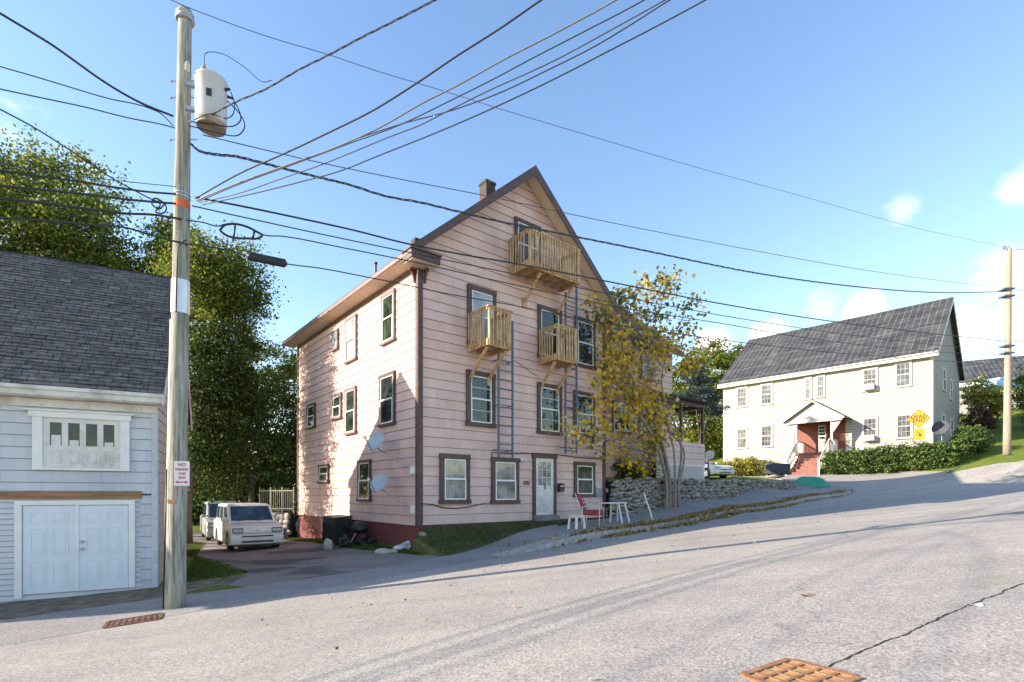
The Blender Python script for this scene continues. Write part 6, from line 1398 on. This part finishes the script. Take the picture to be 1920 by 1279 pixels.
# autumn street tree, several thin stems
ax,ay=P(20.05,13.25); az=H(ax,ay)+.16
e=empty('autumn_tree',(ax,ay,az),0,'slender multi stemmed street tree with thin yellow and orange autumn leaves','tree')
st=[((-.28,.0),[(1150,700),(1128,610)],.10),((-.10,.06),[(1165,640),(1205,530)],.085),((.10,-.05),[(1215,700),(1250,530)],.05),((.30,.05),[(1240,720),(1290,570)],.07),((.36,.1),[(1250,800),(1300,700)],.04),((-.16,.15),[(1180,720),(1235,560)],.045)]
m=MB(); Ya=ay
def Yd(px): return Ya-max(0,1215-px)*.032
tips=[]
rr=random.Random(5)
for (dx,dy),pp,rad in st:
    a=Vector((dx,dy,-.1)); c=at(pp[0][0],pp[0][1],Yd(pp[0][0])+rr.uniform(-.4,.3))-Vector((ax,ay,az)); d=at(pp[1][0],pp[1][1],Yd(pp[1][0])+rr.uniform(-.5,.3))-Vector((ax,ay,az))
    L_=smooth([a,Vector((dx*.9,dy,.9)),Vector((dx*1.5+c.x*.12,dy+c.y*.2,2.6)),c,d],5); n=len(L_)
    m.tube(L_,[rad*(1-i/n)**.8+.010 for i in range(n)],8); tips.append(L_)
m.build('trunk',M['bark_l'],e,smooth=True)
m=MB(); cl=[]
for L_ in tips:
    for k in range(15):
        i=rr.randint(int(len(L_)*.5),len(L_)-1); p=L_[i]; d=Vector((rr.gauss(0,1),rr.gauss(0,.9),rr.gauss(.35,.5))).normalized(); ln=rr.uniform(.5,1.3)*(1.35-i/len(L_)*.6)
        q=p+d*ln; md=p.lerp(q,.5)+Vector((0,0,rr.uniform(-.05,.2))); m.tube([p,md,q],[.022,.013,.005],5); cl+= [md,q,p.lerp(q,.8),md.lerp(q,.4)]
for (px,py) in ((1062,800),(1080,815),(1100,830),(1075,835),(1120,800),(1095,790),(1130,820),(1115,760),(1130,740),(1118,715),(1135,690),(1128,650),(1138,610),(1118,600),(1145,570),(1155,660),(1135,850),(1160,860),(1180,850),(1200,870),(1215,850),(1150,830),(1260,640),(1285,620),(1300,600),(1310,640),(1285,690),(1275,730),(1295,660),(1210,540),(1215,525),(1250,530),(1248,550),(1300,570),(1180,560),(1165,780),(1180,740),(1190,800)):
    q=at(px,py,Yd(px)+rr.uniform(-.5,.15))-Vector((ax,ay,az)); s0=min((p for L_ in tips for p in L_[4:]),key=lambda p:(p-q).length+abs(p.z-(q.z-.6))); m.tube([s0,s0.lerp(q,.5)+Vector((0,0,-.05)),q],[.025,.016,.005],5); cl+=[q,q+Vector((.1,0,.1)),s0.lerp(q,.6),s0.lerp(q,.85)]
m.build('limbs',M['bark_l'],e,smooth=True)
rs=np.random.RandomState(6); P_=[];MI=[]
for c in cl:
    k=rs.randint(6,20); P_.append(np.array(c)+rs.normal(size=(k,3))*np.array([.27,.25,.20])); w=c+Vector((ax,ay,az)); px=960+F*w.x/w.y; py=925-F*w.z/w.y
    
    if px>1238 and py>690 and rs.rand()<.88: P_.pop(); continue
    if rs.rand()<.06 or (px>1270 and py<640 and rs.rand()<.4): P_.pop(); continue
    am=.9 if 1100<px<1235 and py>600 else (.5 if py<600 else .8)
    if py<610: am=.25
    MI+= [0 if rs.rand()<am else 1]*k
leafmesh('crown',np.concatenate(P_),.20,[M['leaf_a'],M['leaf_m']],MI,e,6,aspect=.75)
# ---------------------------------------------------------------- hedges and bushes
def bush(name,label,pts,n,size,mat,seed,cat='bush',group=None,clump=.16):
    x=sum(p[0] for p in pts)/len(pts); y=sum(p[1] for p in pts)/len(pts); z=min(p[2]-p[5] for p in pts); e=empty(name,(x,y,z),0,label,cat,group)
    L_,_=crown(pts,n,seed,clump,20,.75); L_=L_-np.array([x,y,z]); leafmesh('foliage',L_,size,[mat],None,e,seed)
    m=MB(); rr=random.Random(seed)
    for p in pts:
        for k in range(4): m.tube([(p[0]-x+rr.uniform(-.1,.1),p[1]-y,-.1),(p[0]-x+rr.uniform(-.5,.5)*p[3],p[1]-y+rr.uniform(-.5,.5)*p[4],p[2]-z+rr.uniform(-.2,.6)*p[5])],[.03,.012],5)
    m.build('stems',M['bark'],e); return e
hb=[]
for i in range(9):
    t=i/8; px=1562+t*203; Y=37.3-2.8*t; py=866-12*t; q=at(px,py,Y); hb.append((q.x,q.y,q.z,.72,.6,.70+.22*t))
bush('hedge','long dark green hedge in front of the white house under the sign',hb,26000,.14,LH,21,'hedge')
hb=[B(1818,822,35,.75,.85),B(1838,830,35.5,.45,.5),B(1803,832,34.6,.5,.6)]
bush('round_bush','rounded dark green bush at the right corner of the white house',hb,9000,.12,LH,22)
hb=[B(1375,878,41,.9,.6),B(1405,874,40.6,.9,.65),B(1435,876,40.2,.8,.6),B(1455,884,40,.4,.4)]
bush('yellow_bush','yellow green flowering bushes left of the red steps',hb,11000,.13,M['leaf_b'],23)
hb=[B(1850,752,46,1.3,1.2),B(1835,735,46.5,1.0,1.0),B(1870,765,46,.8,.8)]
bush('golden_shrub','large golden green shrub on the slope left of the distant pole',hb,9000,.17,M['leaf_b'],24)
hb=[B(1833,790,44,1.0,.9),B(1850,800,43.5,.6,.5)]
bush('purple_shrub','purple brown shrub on the slope behind the white house',hb,5000,.14,M['leaf_p'],25)
b=bs(40,[(1925,740,28,30,0,1.2),(1940,705,25,22,0,1.2),(1960,760,40,40,0,1.5)]); t_=at(1930,800,40); tree('broadleaf_tree','small green tree at the right edge beyond the pole',(t_.x,t_.y),b,6000,.18,[LG],None,.12,26,clump=.3)
hb=[B(1165,882,23.4,.65,.45),B(1185,878,23.3,.5,.4),B(1150,876,23.6,.4,.35)]
bush('ivy_bush','glossy dark green bush on top of the stone wall behind the street tree',hb,5000,.12,LH,27)
e=empty('rail_fence',at(1850,768,57),R(-15),'pale rail fence on the grass slope behind the distant pole','fence')
m=MB(); m.box(0,14,-.04,.04,.5,.62); m.box(0,14,-.04,.04,1.0,1.12); m.build('rail',M['oldwhite'],e)
for k in range(8): m=MB(); m.box(k*2-.07,k*2+.07,-.07,.07,-1.2,1.3); m.build('post',M['oldwhite'],e)
# background woods behind everything, a far mass
pts=[];rs=np.random.RandomState(31)
bl=[]
for i in range(26):
    X=-95+i*5.6; Y=62+rs.uniform(-5,5)+.1*abs(X); bl.append((X,Y,H(X,Y)+3.0+rs.uniform(0,2.0),4,4,4.5+rs.uniform(0,1.5)))
bl=[b_ for b_ in bl if b_[0]<-8 or b_[0]>75]
L_,_=crown(bl,42000,31,.8,20,.8); leafmesh('distant_woods',L_,.55,[LD,LG],(rs.rand(len(L_))>.5).astype(int),None,31,kind='stuff',label='far wooded edge behind the houses',cat='woods')
# satellite dish on white house gable
q=at(1766,803,35.0); e=empty('satellite_dish',(q.x,q.y,H(q.x,q.y)),R(-60),'dark satellite dish on a short mast at the white house corner','satellite dish')
m=MB(); zc=q.z-H(q.x,q.y); m.tube([(0,0,0),(0,0,zc)],.03,8); m.build('mast',M['metal'],e); m=MB(); m.lathe([(.0,0),(.25,.03),(.5,.12),(.5,.135),(.25,.05),(.0,.02)],22); m.build('reflector',M['cover'],e,loc=(0,-.1,zc),rot=(R(70),0,0))
# ---------------------------------------------------------------- ground cover: grass blades, fallen leaves
rs=np.random.RandomState(41)
def scatter(poly,n,ok=None):
    xs=[p[0] for p in poly]; ys=[p[1] for p in poly]; o=[]
    while len(o)<n:
        x=rs.uniform(min(xs),max(xs)); y=rs.uniform(min(ys),max(ys))
        if inpoly(x,y,poly) and (ok is None or ok(x,y)): o.append((x,y))
    return o
LAWN=[(-8.0,12.6),(-7.2,13.2),P(2.4,13.7),P(3.2,15.2),P(3.1,17),P(2.6,22),P(2.8,32),(-22,30),(-12.6,21.5)]
FRONT=[P(8.0,12.55),P(11,13.15),P(13.6,13.5),P(13.6,14.0),P(7.9,14.0),P(7.75,16),P(7.7,26),P(6.9,26),P(7.0,16),P(7.5,13.4)]
def blades(name,pp,hgt,label,mat,seed,zf=None):
    r_=np.random.RandomState(seed); n=len(pp); z=Hs(pp) if zf is None else np.array([zf(*p) for p in pp]); b=np.array([(p[0],p[1],z[i]-.01) for i,p in enumerate(pp)])
    h=hgt*r_.uniform(.4,1.3,n)[:,None]; a=r_.uniform(0,6.28,n); w_=np.stack([np.cos(a),np.sin(a),np.zeros(n)],1)*.012; ln=np.stack([r_.normal(size=n)*.4,r_.normal(size=n)*.4,np.ones(n)],1)
    V=np.empty((n,3,3)); V[:,0]=b-w_; V[:,1]=b+w_; V[:,2]=b+ln*h
    me=bpy.data.meshes.new(name); me.from_pydata(V.reshape(-1,3).tolist(),[],[(3*i,3*i+1,3*i+2) for i in range(n)]); me.materials.append(mat)
    o=bpy.data.objects.new(name,me); COL.objects.link(o); return tag(o,label,'grass',None,'stuff')
blades('lawn_grass',scatter(LAWN,26000),.07,'short patchy lawn between the garage and driveway',M['blade'],1)
blades('verge_grass',scatter([P(7.7,13.4),P(7.75,14.0),P(7.75,16),P(7.7,26),P(6.9,26),P(7.0,16),P(7.5,13.4)],12000),.07,'short grass strip between driveway and side of the pink house',M['blade'],2)
blades('bank_grass',scatter([P(7.8,12.7),P(8,12.5),P(11,13.1),P(13.6,13.48),P(13.6,14.0),P(7.8,14.0)],12000),.08,'unmown grass bank along the front of the pink house',M['blade_d'],5,zf=bank_z)
blades('yard_grass',scatter([P(17,14.2),P(33.4,14.2),P(33.4,17),P(17,17)],9000),.10,'weedy grass along the top of the retaining wall',M['blade_d'],3,zf=yz)
def litter(name,n,label,sfun,tfun,seed,size=.11):
    r_=np.random.RandomState(seed); o=[]
    for i in range(n):
        s=sfun(r_); t=tfun(r_,s); x,y=P(s,t); o.append((x,y,t,s))
    z=Hs([(a,b) for a,b,_,_ in o]); pts=[]
    for i,(x,y,t,s) in enumerate(o):
        up=0
        if t>11.02: up=.20
        pts.append((x,y,z[i]+.02+up+r_.uniform(0,.05)))
    return leafmesh(name,np.array(pts),size,[M['litter']],None,None,seed,flat=0,label=label,cat='leaves',kind='stuff')
litter('fallen_leaves',12000,'drift of dry fallen leaves and weeds along the kerb',lambda r:abs(r.normal(20,3.4)) if r.rand()<.8 else r.uniform(14.5,34),lambda r,s:11.18+r.normal()*.17+.10*math.sin(s*2.1)+.06*math.sin(s*5.3),51)
litter('fallen_leaves',900,'small heap of leaves at the kerb in front of the doorway',lambda r:r.normal(13.6,.35),lambda r,s:11.0+r.normal()*.12,52)
litter('fallen_leaves',260,'scattered single leaves on the road surface',lambda r:r.uniform(2,34),lambda r,s:10.9-abs(r.normal())*3.0,53,.06)
# dry weeds standing in the kerb drift
r_=np.random.RandomState(8); pp=[P(r_.normal(20,3.4),11.22+r_.normal()*.15) for _ in range(6000)]
blades('kerb_weeds',pp,.30,'dry straw coloured weeds standing in the leaf drift on the kerb',M['litter'],9)
# leaves and specks: two larger ones lying on the road
for k,(px,py,lb) in enumerate(((1512,1120,'single orange brown leaf lying in the middle of the road'),(1828,1139,'single pale dead leaf lying beside the road crack'))):
    q=groundpt(px,py); z=H(*q); m=MB(); vs=[(.09*math.cos(a)*(1+.2*math.cos(5*a)),.05*math.sin(a)*(1+.2*math.sin(4*a)),.018+.012*math.cos(2*a)) for a in [i*.5236 for i in range(12)]]; m.add([(0,0,.016)]+vs,[(0,i+1,(i+1)%12+1) for i in range(12)])
    m.build('leaf',M['rust_y'] if k==0 else M['bag'],None,loc=(q[0],q[1],z+.005),rot=(0,0,R(12)),label=lb,cat='leaf')
